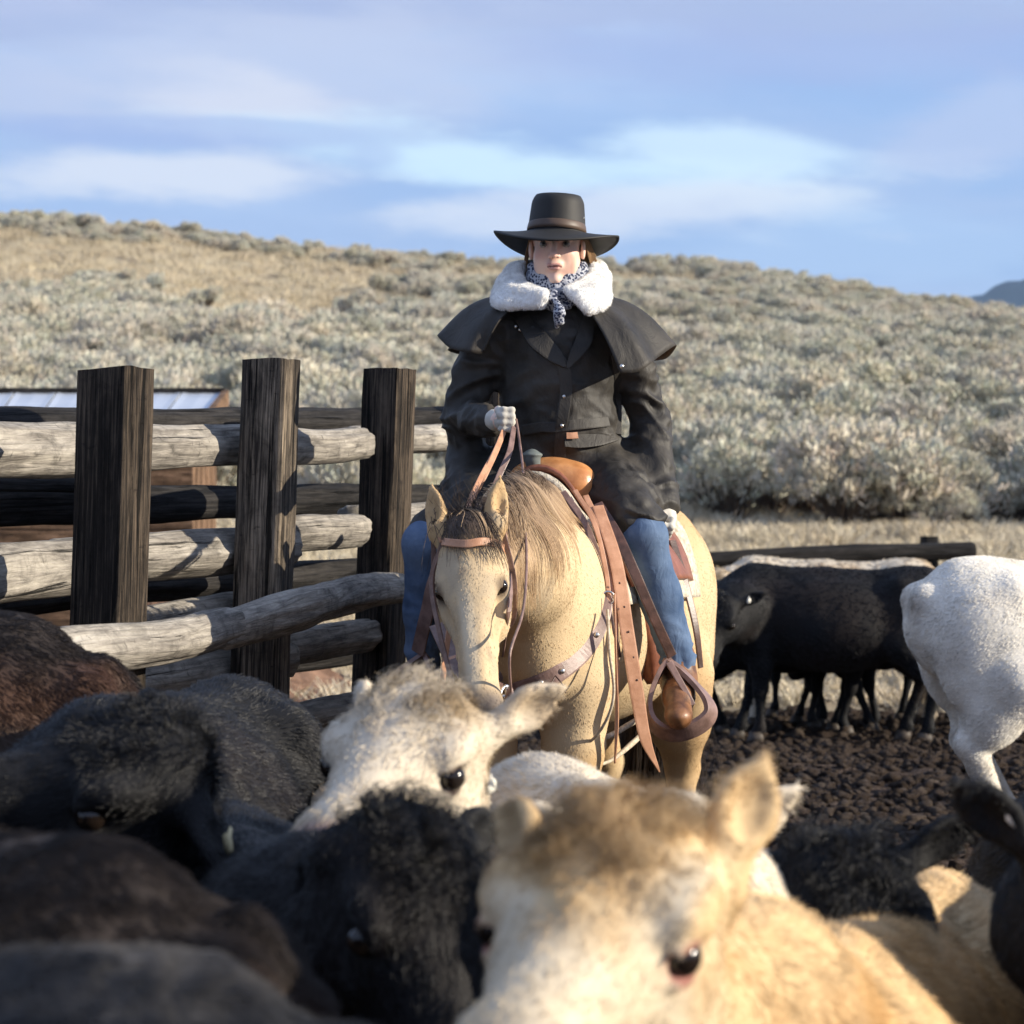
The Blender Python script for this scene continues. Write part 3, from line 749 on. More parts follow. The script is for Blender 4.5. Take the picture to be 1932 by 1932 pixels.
        ck_ = f.pop('clump_', 0.30); ds = f.pop('dens', None); fm_ = f.pop('mat', FURM)
        fur('fur', root, V, Q, cf, cnt, length, fm_, flow=flow, lift=lift, curl=curl, clump=clump, dens=(lambda p: muz(p)*ey(p)*(ds(p) if ds else 1)), seed=seed, **f)
    return root

def head_at(eL, eR, D, Sh, pitch, turn=1):
    """skull pose from where both eyes are seen: (poll, hx, hz)"""
    mid = P((eL[0]+eR[0])/2, (eL[1]+eR[1])/2, D); v = P(eL[0], eL[1], D)-P(eR[0], eR[1], D)
    real = 0.185*Sh; p = np.linalg.norm(v); dep = math.sqrt(max(real*real-p*p, 0))*turn
    hy = nz(v*min(1, real/p)+np.array([0, dep, 0])); th = math.radians(pitch)
    hx = np.array([0, -math.sin(th), -math.cos(th)]); hx = nz(hx-hy*(hx@hy)); hz = np.cross(hx, hy)
    HM = np.stack([hx, hy, hz], 1)
    return mid-HM@(np.array([0.177, 0, -0.062])*Sh), hx, hz
def mixc(a, b, t): return np.asarray(a)*(1-t[:, None])+np.asarray(b)*t[:, None]
def common_face(c, V, Hd, HM, po, Sh, rim=(0.03, 0.02, 0.018), nose=(0.16, 0.09, 0.075), rimr=0.034):
    loc = (V-po)@HM/Sh
    m = sstep(loc[:, 0], 0.375, 0.405)*(np.abs(loc[:, 1]) < 0.12)*(loc[:, 0] < 0.5)
    c = mixc(c, nose, m) if False else c*(1-m[:, None])+np.asarray(nose)*m[:, None]
    for s_ in (1, -1):
        e = 1-sstep(np.linalg.norm((V-Hd((0.180, s_*0.099, -0.064)))*1.0, axis=1)/Sh, 0.022, rimr)
        c = c*(1-e[:, None])+np.asarray(rim)*e[:, None]
    return c
def col_black(brown=0.3, dust=0.3):
    def f(V, N, Hd, HM, po, Sh):
        b = np.array([0.0035, 0.0035, 0.0045]); r = np.array([0.014, 0.008, 0.006]); g = np.array([0.016, 0.015, 0.015])
        t = sstep(fbm(V*2.3, 3, 3), 0.05, 0.7)*brown; c = b*(1-t[:, None])+r*t[:, None]
        t = sstep(fbm(V*5+9, 3, 5), 0.0, 0.9)*dust*sstep(N[:, 2], 0.1, 0.8); c = c*(1-t[:, None])+g*t[:, None]
        return common_face(c, V, Hd, HM, po, Sh, (0.008, 0.007, 0.006), (0.02, 0.018, 0.018))
    return f
def col_brown(V, N, Hd, HM, po, Sh):
    c = mixc((0.022, 0.016, 0.013), (0.060, 0.030, 0.018), sstep(fbm(V*3.1+4, 3, 2), -0.1, 0.5))
    c = mixc(c, (0.080, 0.064, 0.052), 0.5*sstep(fbm(V*np.array([2, 2, 7])+2, 3, 8), 0.0, 0.7))
    return common_face(c, V, Hd, HM, po, Sh)
def col_grey(V, N, Hd, HM, po, Sh):
    c = mixc((0.028, 0.029, 0.033), (0.075, 0.070, 0.067), sstep(fbm(V*6+4, 3, 2), -0.4, 0.6)); return c
def col_pale(V, N, Hd, HM, po, Sh):
    loc = (V-po)@HM/Sh
    c = mixc((0.58, 0.50, 0.385), (0.44, 0.335, 0.22), sstep(fbm(V*5+1, 3, 2), 0.0, 0.7))
    crown = (1-sstep(loc[:, 0], 0.10, 0.17))*sstep(loc[:, 0], -0.12, 0)*(1-sstep(np.abs(loc[:, 1]), 0.08, 0.12))*(np.abs(loc[:, 2]) < 0.25)
    c = mixc(c, (0.27, 0.20, 0.12), crown*(0.15+0.85*sstep(fbm(V*19, 3, 12), -0.1, 0.3)))
    return common_face(c, V, Hd, HM, po, Sh, rim=(0.04, 0.02, 0.015), nose=(0.35, 0.22, 0.18), rimr=0.029)
def col_tan(V, N, Hd, HM, po, Sh):
    loc = (V-po)@HM/Sh
    c = mixc((0.60, 0.43, 0.235), (0.52, 0.315, 0.13), sstep(fbm(V*4+3, 3, 2), -0.25, 0.5))
    near = (np.linalg.norm(V-Hd((0.16, 0, -0.06)), axis=1) < 0.42*Sh)*1.0
    crown = (1-sstep(loc[:, 0]+0.30*np.abs(loc[:, 1])+0.05*vn(V*14, 4), 0.19, 0.27))*sstep(loc[:, 0], -0.10, 0)*(1-sstep(loc[:, 1], 0.035, 0.080))*near
    c = mixc(c, (0.46, 0.30, 0.14), crown*(0.25+0.75*sstep(fbm(V*17, 3, 12), -0.2, 0.15))); c = mixc(c, (0.20, 0.12, 0.052), crown*0.6*sstep(fbm(V*19+5, 3, 22), 0.02, 0.28))
    face = sstep(loc[:, 0]+1.2*np.maximum(loc[:, 1]-0.02, 0)*1.0, 0.13, 0.22)*(1-sstep(np.abs(loc[:, 1]), 0.093, 0.115))*near
    c = mixc(c, (0.62, 0.53, 0.39), face*(1-crown)*0.9)
    return common_face(c, V, Hd, HM, po, Sh, rim=(0.30, 0.13, 0.10), nose=(0.55, 0.36, 0.3), rimr=0.031)
def col_white(V, N, Hd, HM, po, Sh):
    c = mixc((0.76, 0.72, 0.64), (0.62, 0.57, 0.49), sstep(fbm(V*np.array([5, 5, 8])+1, 3, 2), -0.1, 0.9))
    t = sstep(vn(V*34, 77)+0.5*vn(V*7, 3), 0.85, 1.1); c = mixc(c, (0.40, 0.36, 0.32), t*0.5)
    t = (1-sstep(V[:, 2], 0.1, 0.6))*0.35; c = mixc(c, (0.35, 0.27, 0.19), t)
    return common_face(c, V, Hd, HM, po, Sh)
# ---------------------------------------------------------------- the herd
cow('calf', 'cream and tan calf with curly brown forehead facing the viewer, closest to the camera', (0.57, 3.95), math.radians(-109), 0.88, *head_at((1280, 1795), (940, 1762), 2.80, 1.15, 70, -1), 1.15, col_tan, flank=0.86,
    earL=0.078, ears=((0.34, 0.1, 0.9, -1, -0.3, 0.3), (-0.35, 0.9, 0.30, 0.2, 0.0, 1)), vox=0.0075,
    furs=[dict(count=90000, body=0.022, face=0.010, crown=0.028, curl=0.8, rad=0.00055, cfreq=34)], eartags=[(1, TAGB, 0.0, 0.06, 0.016)], seed=11, neck=1.0)
cow('calf', 'pale calf with curly dusty crown peering over the dark calves, right below the horse muzzle', (-0.26, 5.45), math.radians(-86), 0.93, *head_at((852, 1462), (626, 1450), 4.30, 1.18, 71, -1), 1.18, col_pale,
    earL=0.078, ears=((0.80, 0.1, 0.48, -0.8, -0.5, 0.4), (-0.1, 0.9, 0.35, -0.3, -0.2, 1)), vox=0.0095,
    furs=[dict(count=60000, body=0.020, face=0.012, crown=0.028, curl=0.8, rad=0.0008, cfreq=34)], eartags=[(0, TAGW, -0.04, 0.09, 0.02)], seed=12)
cow('calf', 'pale calf behind the tan one, its dusty back leading down to one curly ear', (0.165, 4.45), math.radians(-78), 1.03, *head_at((1390, 1745), (1160, 1730), 3.6, 0.98, 50), 0.98, col_pale,
    ears=((0.75, 0.1, 0.55, -0.6, -0.4, 0.7), (-0.8, 0.1, 0.3, 0, 0, 1)), vox=0.011,
    furs=[dict(count=30000, body=0.016, face=0.014, crown=0.035, curl=0.5, rad=0.0009)], seed=13)
cow('calf', 'black curly-headed calf pressed between the pale calf and the tan calf', (-0.48, 4.55), math.radians(-78), 0.93, *head_at((895, 1770), (690, 1760), 3.65, 1.12, 46, 1), 1.12, col_black(0.25, 0.35),
    earL=0.085, ears=((0.5, 0.8, 0.1, 0, 0, 1), (-0.35, 0.75, -0.45, 0.1, -0.4, 0.9)), vox=0.009,
    furs=[dict(mat=BFUR, count=60000, body=0.022, face=0.014, crown=0.034, curl=0.5, rad=0.0008)], seed=14)
cow('calf', 'shaggy black calf with its head turned to the left in front of the fence logs', (-0.74, 5.45), math.radians(-98), 1.12, P(400, 1380, 4.45), (-0.93, -0.30, -0.05), (-0.12, -0.45, 0.9), 1.3, col_black(0.45, 0.5),
    ears=((0.55, -0.55, -0.62, -0.6, -0.7, 0.2), (-0.3, 0.9, 0.3, 0, 0, 1)), vox=0.0105,
    furs=[dict(mat=BFUR, count=70000, body=0.024, face=0.014, crown=0.035, curl=0.25, rad=0.0009)], eartags=[(0, TAGY, 0.055, 0.02, 0.032)], seed=15)
cow('cow', 'tall reddish brown cow at the left edge, only its dusty rump in view', (-1.76, 5.55), math.radians(170), 1.29, (-2.9, 5.4, 1.35), (-0.8, -0.1, -0.5), (-0.3, 0, 1), 1.3, col_brown, vox=0.018,
    furs=[dict(count=42000, body=0.018, rad=0.0013, cfreq=16)], seed=16)
cow('calf', 'brown calf in the lower left corner with a lit ridge along its back', (-1.07, 2.95), math.radians(172), 1.11, (-1.85, 2.85, 0.98), (-0.9, 0.0, -0.5), (-0.2, 0, 1), 1.1, col_brown, vox=0.012,
    furs=[dict(count=40000, body=0.016, rad=0.0008)], seed=17)
cow('calf', 'brown calf at the left edge showing one rounded ear', (-1.42, 4.0), math.radians(-75), 0.98, P(-75, 1560, 3.75), (0.1, -0.75, -0.6), (0.1, -0.5, 0.8), 1.25, col_brown, vox=0.012,
    ears=((0.95, -0.2, 0.12, -0.3, -0.6, 0.8), (-1, 0, 0.2, 0, 0, 1)), furs=[dict(count=16000, body=0.02, rad=0.0010)], seed=18)
cow('calf', 'dark grey calf along the bottom edge, nearest of the dark calves', (-0.90, 2.30), math.radians(183), 1.07, (-1.7, 2.2, 0.95), (-0.9, 0.0, -0.5), (-0.2, 0, 1), 1.1, col_grey, vox=0.013,
    furs=[dict(count=40000, body=0.020, rad=0.0008)], seed=19)
cow('calf', 'black calf with wet curly crown behind the tan calf shoulder, one ear out', (0.66, 4.75), math.radians(-80), 0.72, *head_at((1735, 1800), (1500, 1790), 3.95, 1.12, 45), 1.12, col_black(0.1, 0.35),
    ears=((0.85, 0.1, 0.5, -0.5, -0.5, 0.7), (-0.9, 0.2, 0.2, 0, 0, 1)), vox=0.011,
    furs=[dict(mat=BFUR, count=30000, body=0.02, face=0.014, crown=0.04, curl=0.5, rad=0.0009)], seed=20)
cow('calf', 'black calf cut off by the right edge, wearing a white ear tag', (1.14, 4.35), math.radians(-85), 1.0, *head_at((2240, 1770), (2010, 1770), 3.6, 1.08, 38), 1.08, col_black(0.1, 0.15),
    ears=((0.9, 0, 0.3, 0, 0, 1), (-0.7, -0.2, 0.55, 0.4, -0.4, 0.7)), vox=0.011, furs=[dict(mat=BFUR, count=26000, body=0.02, rad=0.0009)], eartags=[(1, TAGW, 0.0, -0.02, 0.022)], seed=21)
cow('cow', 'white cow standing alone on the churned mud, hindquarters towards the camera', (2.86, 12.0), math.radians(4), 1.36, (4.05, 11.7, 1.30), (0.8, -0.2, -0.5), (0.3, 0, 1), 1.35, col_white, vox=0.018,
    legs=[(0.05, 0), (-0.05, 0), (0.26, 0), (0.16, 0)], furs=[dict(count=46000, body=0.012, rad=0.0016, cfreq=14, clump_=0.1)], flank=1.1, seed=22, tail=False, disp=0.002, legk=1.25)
BC = lambda D, px: ((px-CX)/F*D, D)
cow('cow', 'black cow standing broadside by the far rail, head hanging at the left', BC(18.1, 1560), math.radians(176), 1.25, P(1362, 1110, 17.6), (-0.35, -0.45, -0.85), (-0.35, -0.8, 0.5), 1.35, col_black(0.6, 0.15), vox=0.022,
    ears=((0.85, -0.1, 0.35, 0, 0, 1), (-0.85, -0.1, 0.35, 0, 0, 1)), furs=[dict(mat=BFUR, count=15000, body=0.02, rad=0.002)], eartags=[(0, TAGW, 0.01, 0.02, 0.030)], flank=1.12, seed=23, legs=[(-0.02, 0), (0.08, 0), (0.05, 0), (0.15, 0)])
cow('cow', 'black cow half hidden behind the white cow, right of the broadside one', BC(18.9, 1730), math.radians(160), 1.14, P(1560, 1120, 18.6), (-0.8, -0.3, -0.5), (-0.5, -0.4, 0.8), 1.3, col_black(0.3, 0.1), vox=0.024, furs=[], seed=24, legs=[(0.1, 0), (-0.1, 0), (0.1, 0), (-0.06, 0)])
cow('cow', 'pale cow standing behind the broadside black cow, only its back and curled ears showing', BC(19.6, 1555), math.radians(178), 1.29, P(1352, 1068, 18.9), (-0.1, -0.65, -0.7), (-0.1, -0.6, 0.75), 1.4, col_pale, vox=0.024,
    ears=((0.8, -0.1, 0.6, 0, -0.5, 0.8), (-0.7, 0, 0.65, 0, -0.5, 0.8)), furs=[dict(count=9000, body=0.03, rad=0.003)], seed=25)
cow('cow', 'black cow at the back of the far bunch, seen through the legs at the left', BC(19.2, 1440), math.radians(20), 1.10, P(1560, 1160, 19.1), (0.5, -0.1, -0.7), (0.4, 0, 0.8), 1.2, col_black(0.2, 0.1), vox=0.026, furs=[], seed=26, legs=[(0.1, 0), (-0.1, 0), (0.1, 0), (-0.06, 0)])
cow('cow', 'black cow at the back of the far bunch, seen through the legs at the right', BC(19.5, 1640), math.radians(165), 1.10, P(1540, 1160, 19.3), (-0.5, -0.1, -0.7), (-0.4, 0, 0.8), 1.2, col_black(0.2, 0.1), vox=0.026, furs=[], seed=27, legs=[(-0.1, 0), (0.1, 0), (-0.1, 0), (0.06, 0)])
cow('cow', 'black cow wedged between the broadside cow and the pale back, head to the right', BC(18.75, 1500), math.radians(8), 1.14, P(1640, 1140, 18.6), (0.8, -0.1, -0.6), (0.4, 0, 0.8), 1.25, col_black(0.2, 0.1), vox=0.026, furs=[], seed=28, legs=[(0.12, 0), (-0.12, 0), (0.14, 0), (-0.02, 0)], flank=1.1)
cow('cow', 'black cow at the very back of the far bunch, only its legs between the others', BC(20.3, 1560), math.radians(170), 1.10, P(1480, 1160, 20.2), (-0.8, -0.1, -0.6), (-0.4, 0, 0.8), 1.2, col_black(0.2, 0.1), vox=0.028, furs=[], seed=29, legs=[(0.16, 0), (-0.02, 0), (0.06, 0), (-0.16, 0)], flank=1.1)
print('hairs', FUR_N[0])
# ================================================================ TIMBER
W_DARK = wood('weathered_tie', (0.022, 0.017, 0.013), (0.13, 0.098, 0.070), (2.6, 85, 85), 1.0, 0.43)
W_POST = wood('grey_brown_tie', (0.055, 0.044, 0.034), (0.32, 0.255, 0.185), (2.6, 85, 85), 1.0, 0.43)
W_PALE = wood('silvered_log', (0.20, 0.18, 0.155), (0.40, 0.365, 0.31), (3.2, 46, 46), 0.8, 0.36)
W_DARK_SHADE = wood('dark_shaded_rail', (0.012, 0.011, 0.011), (0.042, 0.038, 0.035), (2.5, 50, 50), 0.9, 0.4)  # near-black wood; on the back rails the shade is put into its colour
W_BOARD = wood('brown_board', (0.10, 0.06, 0.035), (0.30, 0.185, 0.115), (1.5, 24, 24), 0.5, 0.35)
def log(name, pts, rads, mat, parent, seed, n=90, m=30, rough=0.085, flat=0.0):
    pts = catmull(pts, n); rr = np.interp(np.linspace(0, 1, n), np.linspace(0, 1, len(rads)), rads)
    T = nz(np.gradient(pts, axis=0)); up = np.array([0, 0, 1.0])
    s = nz(np.cross(T, up)); u = np.cross(s, T)
    L = np.concatenate([[0], np.cumsum(np.linalg.norm(np.diff(pts, axis=0), axis=1))])
    V = []; Tc = []
    an = np.linspace(0, 2*np.pi, m, endpoint=False)
    for i in range(n):
        q = np.stack([np.full(m, L[i]*1.6+seed), np.cos(an)*1.3+seed*3, np.sin(an)*1.3], 1)
        r = rr[i]*(1+rough*2.0*fbm(q, 3, seed)+rough*1.1*vn(q*np.array([1.0, 5, 5]), seed+2)+rough*1.6*np.maximum(0, vn(q*np.array([2.4, 2.2, 2.2]), seed+6)-0.35))
        e = min(i, n-1-i)
        if e == 0: r = r*0.90
        r = r*(1-flat*np.abs(np.sin(an))**8*0.3)
        # a long drying crack
        r = r-rr[i]*0.13*np.exp(-((an-2.3-0.3*math.sin(L[i]*2+seed)+np.pi) % (2*np.pi)-np.pi)**2/0.006)*(vn(np.array([[L[i]*1.1, seed, 0.5]]), 4)[0] > -0.2)
        V.append(pts[i]+np.outer(r*np.cos(an), s[i])+np.outer(r*np.sin(an), u[i]))
        Tc.append(np.stack([np.full(m, L[i]+seed), rr[i]*np.cos(an)*1.0+seed*2, rr[i]*np.sin(an)], 1))
    V = np.vstack(V); Tc = np.vstack(Tc); Fq = []
    for i in range(n-1):
        for j in range(m): Fq.append((i*m+j, i*m+(j+1) % m, (i+1)*m+(j+1) % m, (i+1)*m+j))
    for e, d in ((0, -1), (n-1, 1)):
        k = len(V); c = pts[e]+T[e]*d*0.012; V = np.vstack([V, c]); Tc = np.vstack([Tc, [0, seed, 0]])
        for j in range(m):
            a, b = e*m+j, e*m+(j+1) % m; Fq.append((b, a, k) if d < 0 else (a, b, k))
    return obj(name, V, Fq, mat, parent, True, None, Tc)
def post(name, base, top, wx, wy, yaw, mat, parent, seed, cut=0.0):
    """a square sawn railway tie: split, chipped, a little out of true"""
    n = 40; m = 10; V = []; Tc = []; base = np.asarray(base, float); top = np.asarray(top, float); R = rotz(yaw)
    per = []
    for sx_, sy_ in ((-1, -1), (1, -1), (1, 1), (-1, 1)):
        nx_, ny_ = {(-1, -1): (1, -1), (1, -1): (1, 1), (1, 1): (-1, 1), (-1, 1): (-1, -1)}[(sx_, sy_)]
        for k in range(m): t = k/m; per.append((sx_+(nx_-sx_)*t, sy_+(ny_-sy_)*t))
    per = np.array(per); per = per*(1-0.035*(np.abs(per[:, :1])*np.abs(per[:, 1:]))**6)
    M_ = len(per); H = np.linalg.norm(top-base)
    for i in range(n):
        t = i/(n-1); c = base+(top-base)*t
        q = np.stack([per[:, 0]*2+seed, per[:, 1]*2, np.full(M_, t*H*1.2)], 1)
        corner = (np.abs(per[:, 0])*np.abs(per[:, 1]))**4
        k = 1+0.022*fbm(q, 3, seed)-0.12*corner*np.maximum(0, vn(q*np.array([1, 1, 2.2]), seed+3))
        g = vn(np.stack([per[:, 0]*7+seed, per[:, 1]*7, np.full(M_, t*H*0.8)], 1), seed+8)
        k = k-0.05*np.maximum(0, g-0.25)
        P_ = np.stack([per[:, 0]*wx/2*k, per[:, 1]*wy/2*k, np.zeros(M_)], 1)
        if i >= n-3: P_[:, 2] += (0.004*vn(q*0.8, 5)+cut*per[:, 0])*(i-n+4)/3
        V.append(c+P_@R.T); Tc.append(np.stack([np.full(M_, t*H+seed), per[:, 0]*wx/2+seed, per[:, 1]*wy/2], 1))
    V = np.vstack(V); Tc = np.vstack(Tc); Fq = []
    for i in range(n-1):
        for j in range(M_): Fq.append((i*M_+j, i*M_+(j+1) % M_, (i+1)*M_+(j+1) % M_, (i+1)*M_+j))
    k = len(V); V = np.vstack([V, V[(n-1)*M_:].mean(0)]); Tc = np.vstack([Tc, [seed, 0, 0]])
    for j in range(M_): Fq.append(((n-1)*M_+j, (n-1)*M_+(j+1) % M_, k))
    return obj(name, V, Fq, mat, parent, False, None, Tc)
fence = thing('corral_fence', 'corral fence of thick dark square posts with pale weathered logs, left of the rider', 'fence', (-0.9, 8.0, 0))
FD = nz(np.array([0.62, 2.60, 0])); FN = np.array([-FD[1], FD[0], 0])
yawf = math.atan2(FD[1], FD[0])-math.pi/2
def down(px, py, d, lean): t = P(px, py, d); return np.array([t[0]-lean*t[2], t[1], 0.0]), t
for i, (px, py, d, ln, m, wx) in enumerate(((219, 697, 7.05, 0.030, W_DARK, 0.205), (512, 679, 8.4, 0.034, W_POST, 0.20), (735, 697, 9.6, 0.036, W_DARK, 0.195), (925, 700, 11.3, 0.02, W_DARK, 0.19))):
    b, t = down(px, py, d, ln); o = post('post', b, t, wx*0.79, wx*0.79, (-0.42, -0.27, -0.46, -0.4)[i], m, fence, 3+i*5, 0.006 if i == 0 else 0)
    o['label'] = ['near-black square post nearest the camera', 'tallest grey-brown square post in the middle', 'dark deeply grained square post by the horse', 'dark post behind the rider'][i]
# long foreground log nailed on the camera side
log('rail', [P(60, 1245, 6.45), P(135, 1230, 6.62), P(300, 1216, 7.0), P(430, 1183, 7.5)], (0.062, 0.070, 0.066, 0.060), W_PALE, fence, 31)['label'] = 'thick split log nailed low across the posts, lying in shade'
log('rail', [P(405, 1190, 7.38), P(560, 1150, 8.05), P(600, 1137, 8.25), P(670, 1120, 8.8), P(762, 1110, 9.45)], (0.056, 0.066, 0.060, 0.062, 0.052), W_PALE, fence, 37)['label'] = 'sunlit pale log low across the posts, reaching the horse'
def railset(rows, mat, parent, off, seed):
    for i, (pts, rads) in enumerate(rows):
        log('rail', [P(*p)+FN*0 for p in pts], rads, mat, parent, seed+i*7)
railset([
    ([(-260, 862, 6.6), (0, 851, 7.35), (230, 845, 7.95), (520, 838, 8.85)], (0.080, 0.077, 0.076, 0.072)),
    ([(500, 842, 8.75), (600, 843, 9.1), (682, 836, 9.45)], (0.066, 0.062, 0.060)),
    ([(660, 832, 9.75), (800, 829, 10.6), (884, 822, 11.1)], (0.060, 0.060, 0.045)),
    ([(-260, 1120, 6.6), (0, 1084, 7.35), (139, 1070, 7.7)], (0.088, 0.084, 0.078)),
    ([(100, 1062, 7.75), (360, 1045, 8.3), (540, 1030, 8.85)], (0.076, 0.074, 0.070)),
    ([(500, 1012, 8.8), (600, 1004, 9.1), (674, 1000, 9.45)], (0.064, 0.064, 0.060)),
    ([(660, 985, 9.75), (800, 975, 10.6), (900, 970, 11.2)], (0.060, 0.060, 0.055)),
    ([(240, 1190, 7.95), (420, 1160, 8.5), (540, 1150, 8.85)], (0.065, 0.065, 0.062)),
    ([(180, 1305, 7.8), (420, 1262, 8.5), (540, 1245, 8.85)], (0.070, 0.070, 0.065)),
    ([(520, 1225, 8.85), (640, 1205, 9.3), (740, 1190, 9.75)], (0.060, 0.062, 0.058)),
    ([(520, 1365, 8.85), (640, 1340, 9.3), (740, 1320, 9.75)], (0.060, 0.062, 0.058)),
], W_PALE, fence, 0, 50)
back_f = thing('rail_fence', 'second row of rails coloured dark for shade standing just behind the pale log fence', 'fence', (-1.2, 9.4, 0))
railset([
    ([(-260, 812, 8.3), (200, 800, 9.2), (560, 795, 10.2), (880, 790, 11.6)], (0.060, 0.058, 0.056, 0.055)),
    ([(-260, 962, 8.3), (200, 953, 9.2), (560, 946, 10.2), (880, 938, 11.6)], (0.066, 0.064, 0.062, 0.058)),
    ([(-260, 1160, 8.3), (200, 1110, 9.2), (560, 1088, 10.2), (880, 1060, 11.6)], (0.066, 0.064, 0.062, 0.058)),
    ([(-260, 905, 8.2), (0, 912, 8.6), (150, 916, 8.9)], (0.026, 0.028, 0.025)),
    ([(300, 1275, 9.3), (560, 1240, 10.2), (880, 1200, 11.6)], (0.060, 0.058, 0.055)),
], W_DARK_SHADE, back_f, 0, 90)
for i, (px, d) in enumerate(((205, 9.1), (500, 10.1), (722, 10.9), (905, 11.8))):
    b, t = down(px, 835 if i else 860, d, 0.02); post('post', b, t, 0.15, 0.15, yawf, W_DARK_SHADE, back_f, 60+i*3)
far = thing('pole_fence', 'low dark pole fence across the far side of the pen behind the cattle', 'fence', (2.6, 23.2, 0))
log('rail', [P(1250, 1062, 23.0), P(1500, 1047, 23.2), P(1836, 1039, 23.6)], (0.075, 0.080, 0.082), W_DARK_SHADE, far, 120)
log('rail', [P(1560, 1095, 23.7), P(1790, 1083, 23.8), P(2200, 1078, 24.2)], (0.06, 0.06, 0.06), W_DARK_SHADE, far, 127)
log('rail', [P(1250, 1175, 23.3), P(1790, 1165, 23.8), P(2200, 1160, 24.2)], (0.06, 0.06, 0.06), W_DARK_SHADE, far, 131)
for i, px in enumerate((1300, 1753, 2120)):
    b, t = down(px, (1030, 1012, 1030)[i], 23.8, 0.0); post('post', b, t, 0.15, 0.15, 0.1, W_DARK_SHADE, far, 140+i)

# ---------------------------------------------------------------- shed with a metal roof beyond the fence
shed = thing('shed', 'low brown board shed with a pale metal roof behind the fence at the left', 'shed', (-5.2, 28.3, 0))
M = Mat('metal_roof', 0.38, 0.5, Metallic=0.35); M.base(M.ramp(M.noise(M.vec('Object', (0.6, 3, 3)), 1.5, 5), (0.3, (0.52, 0.56, 0.62)), (0.7, (0.66, 0.69, 0.73)))); ROOF = M.m
ra, rb = P(-520, 741, 29.2), P(424, 741, 29.2); ea, eb = P(-560, 812, 26.6), P(372, 806, 26.6)
npan = 12
for i in range(npan):
    t0, t1 = i/npan, (i+1)/npan-0.004; q = []
    for k in range(7):
        t = t0+(t1-t0)*k/6; dz = 0.010 if k in (0, 6) else (0.003 if k == 3 else 0)
        q += [ea+(eb-ea)*t+[0, 0, dz], ra+(rb-ra)*t+[0, 0, dz]]
    V = np.array(q); V = np.vstack([V, V-[0, 0, 0.02]]); k = 14; Fq = []
    for j in range(6): Fq += [(2*j, 2*j+2, 2*j+3, 2*j+1), (k+2*j, k+2*j+1, k+2*j+3, k+2*j+2)]
    Fq += [(12, k+12, k+13, 13), (0, 1, k+1, k)]+[(2*j, k+2*j, k+2*j+2, 2*j+2) for j in range(6)]+[(2*j+1, 2*j+3, k+2*j+3, k+2*j+1) for j in range(6)]
    obj('panel', V, Fq, ROOF, shed, False)
def boxm(a, b):
    a = np.asarray(a, float); b = np.asarray(b, float)
    V = np.array([[(a, b)[x][0], (a, b)[y][1], (a, b)[z][2]] for x in (0, 1) for y in (0, 1) for z in (0, 1)])
    return V, [(0, 1, 3, 2), (4, 6, 7, 5), (0, 4, 5, 1), (2, 3, 7, 6), (0, 2, 6, 4), (1, 5, 7, 3)]
zt = ea[2]-0.06; x0, x1 = P(-520, 0, 26.9)[0], P(362, 0, 26.9)[0]
z = land_full(np.array([-5.0]), np.array([27.0]))[0]-0.3; i = 0
while z < zt-0.05:
    h = min(0.21, zt-z); V, Fq = boxm((x0, 26.95+0.012*(i % 2), z), (x1, 26.99+0.012*(i % 2), z+h-0.012))
    T = np.stack([V[:, 0]+i*3, V[:, 1]+i, V[:, 2]], 1); obj('plank', V, Fq, W_BOARD, shed, False, None, T); z += h; i += 1
# gable end: upright boards under the roof slope, facing right
y0, y1 = 27.0, 29.1; n = 9; zb = -0.2
for i in range(n):
    ya = y0+(y1-y0)*i/n; yb = y0+(y1-y0)*(i+1)/n-0.012
    za = ea[2]+(ra[2]-ea[2])*(ya-26.6)/2.6-0.06; zc = ea[2]+(ra[2]-ea[2])*(yb-26.6)/2.6-0.06
    V, Fq = boxm((x1-0.04+0.01*(i % 2), ya, zb), (x1+0.01*(i % 2), yb, 1)); V[:, 2] = np.where(V[:, 2] > 0.5, np.where(V[:, 1] > (ya+yb)/2, zc, za), zb)
    T = np.stack([V[:, 2]+i*3, V[:, 1]+i, V[:, 0]], 1); obj('plank', V, Fq, W_BOARD, shed, False, None, T)
V = np.array([eb+[-0.02, 0, -0.14], eb+[0.05, 0, -0.14], eb+[-0.02, 0, 0.035], eb+[0.05, 0, 0.035], rb+[-0.02, 0, -0.14], rb+[0.05, 0, -0.14], rb+[-0.02, 0, 0.035], rb+[0.05, 0, 0.035]])
obj('barge_board', V, [(0, 1, 3, 2), (4, 6, 7, 5), (0, 4, 5, 1), (2, 3, 7, 6), (0, 2, 6, 4), (1, 5, 7, 3)], W_BOARD, shed, False, None, V)
V, Fq = boxm((ra[0], 29.15, ra[2]-0.02), (rb[0], 29.27, ra[2]+0.055)); obj('ridge_cap', V, Fq, W_DARK_SHADE, shed, False, None, V)
V, Fq = boxm((x0, 29.1, zb), (x1, 29.14, ra[2]-0.1)); obj('back_wall', V, Fq, W_BOARD, shed, False, None, V)
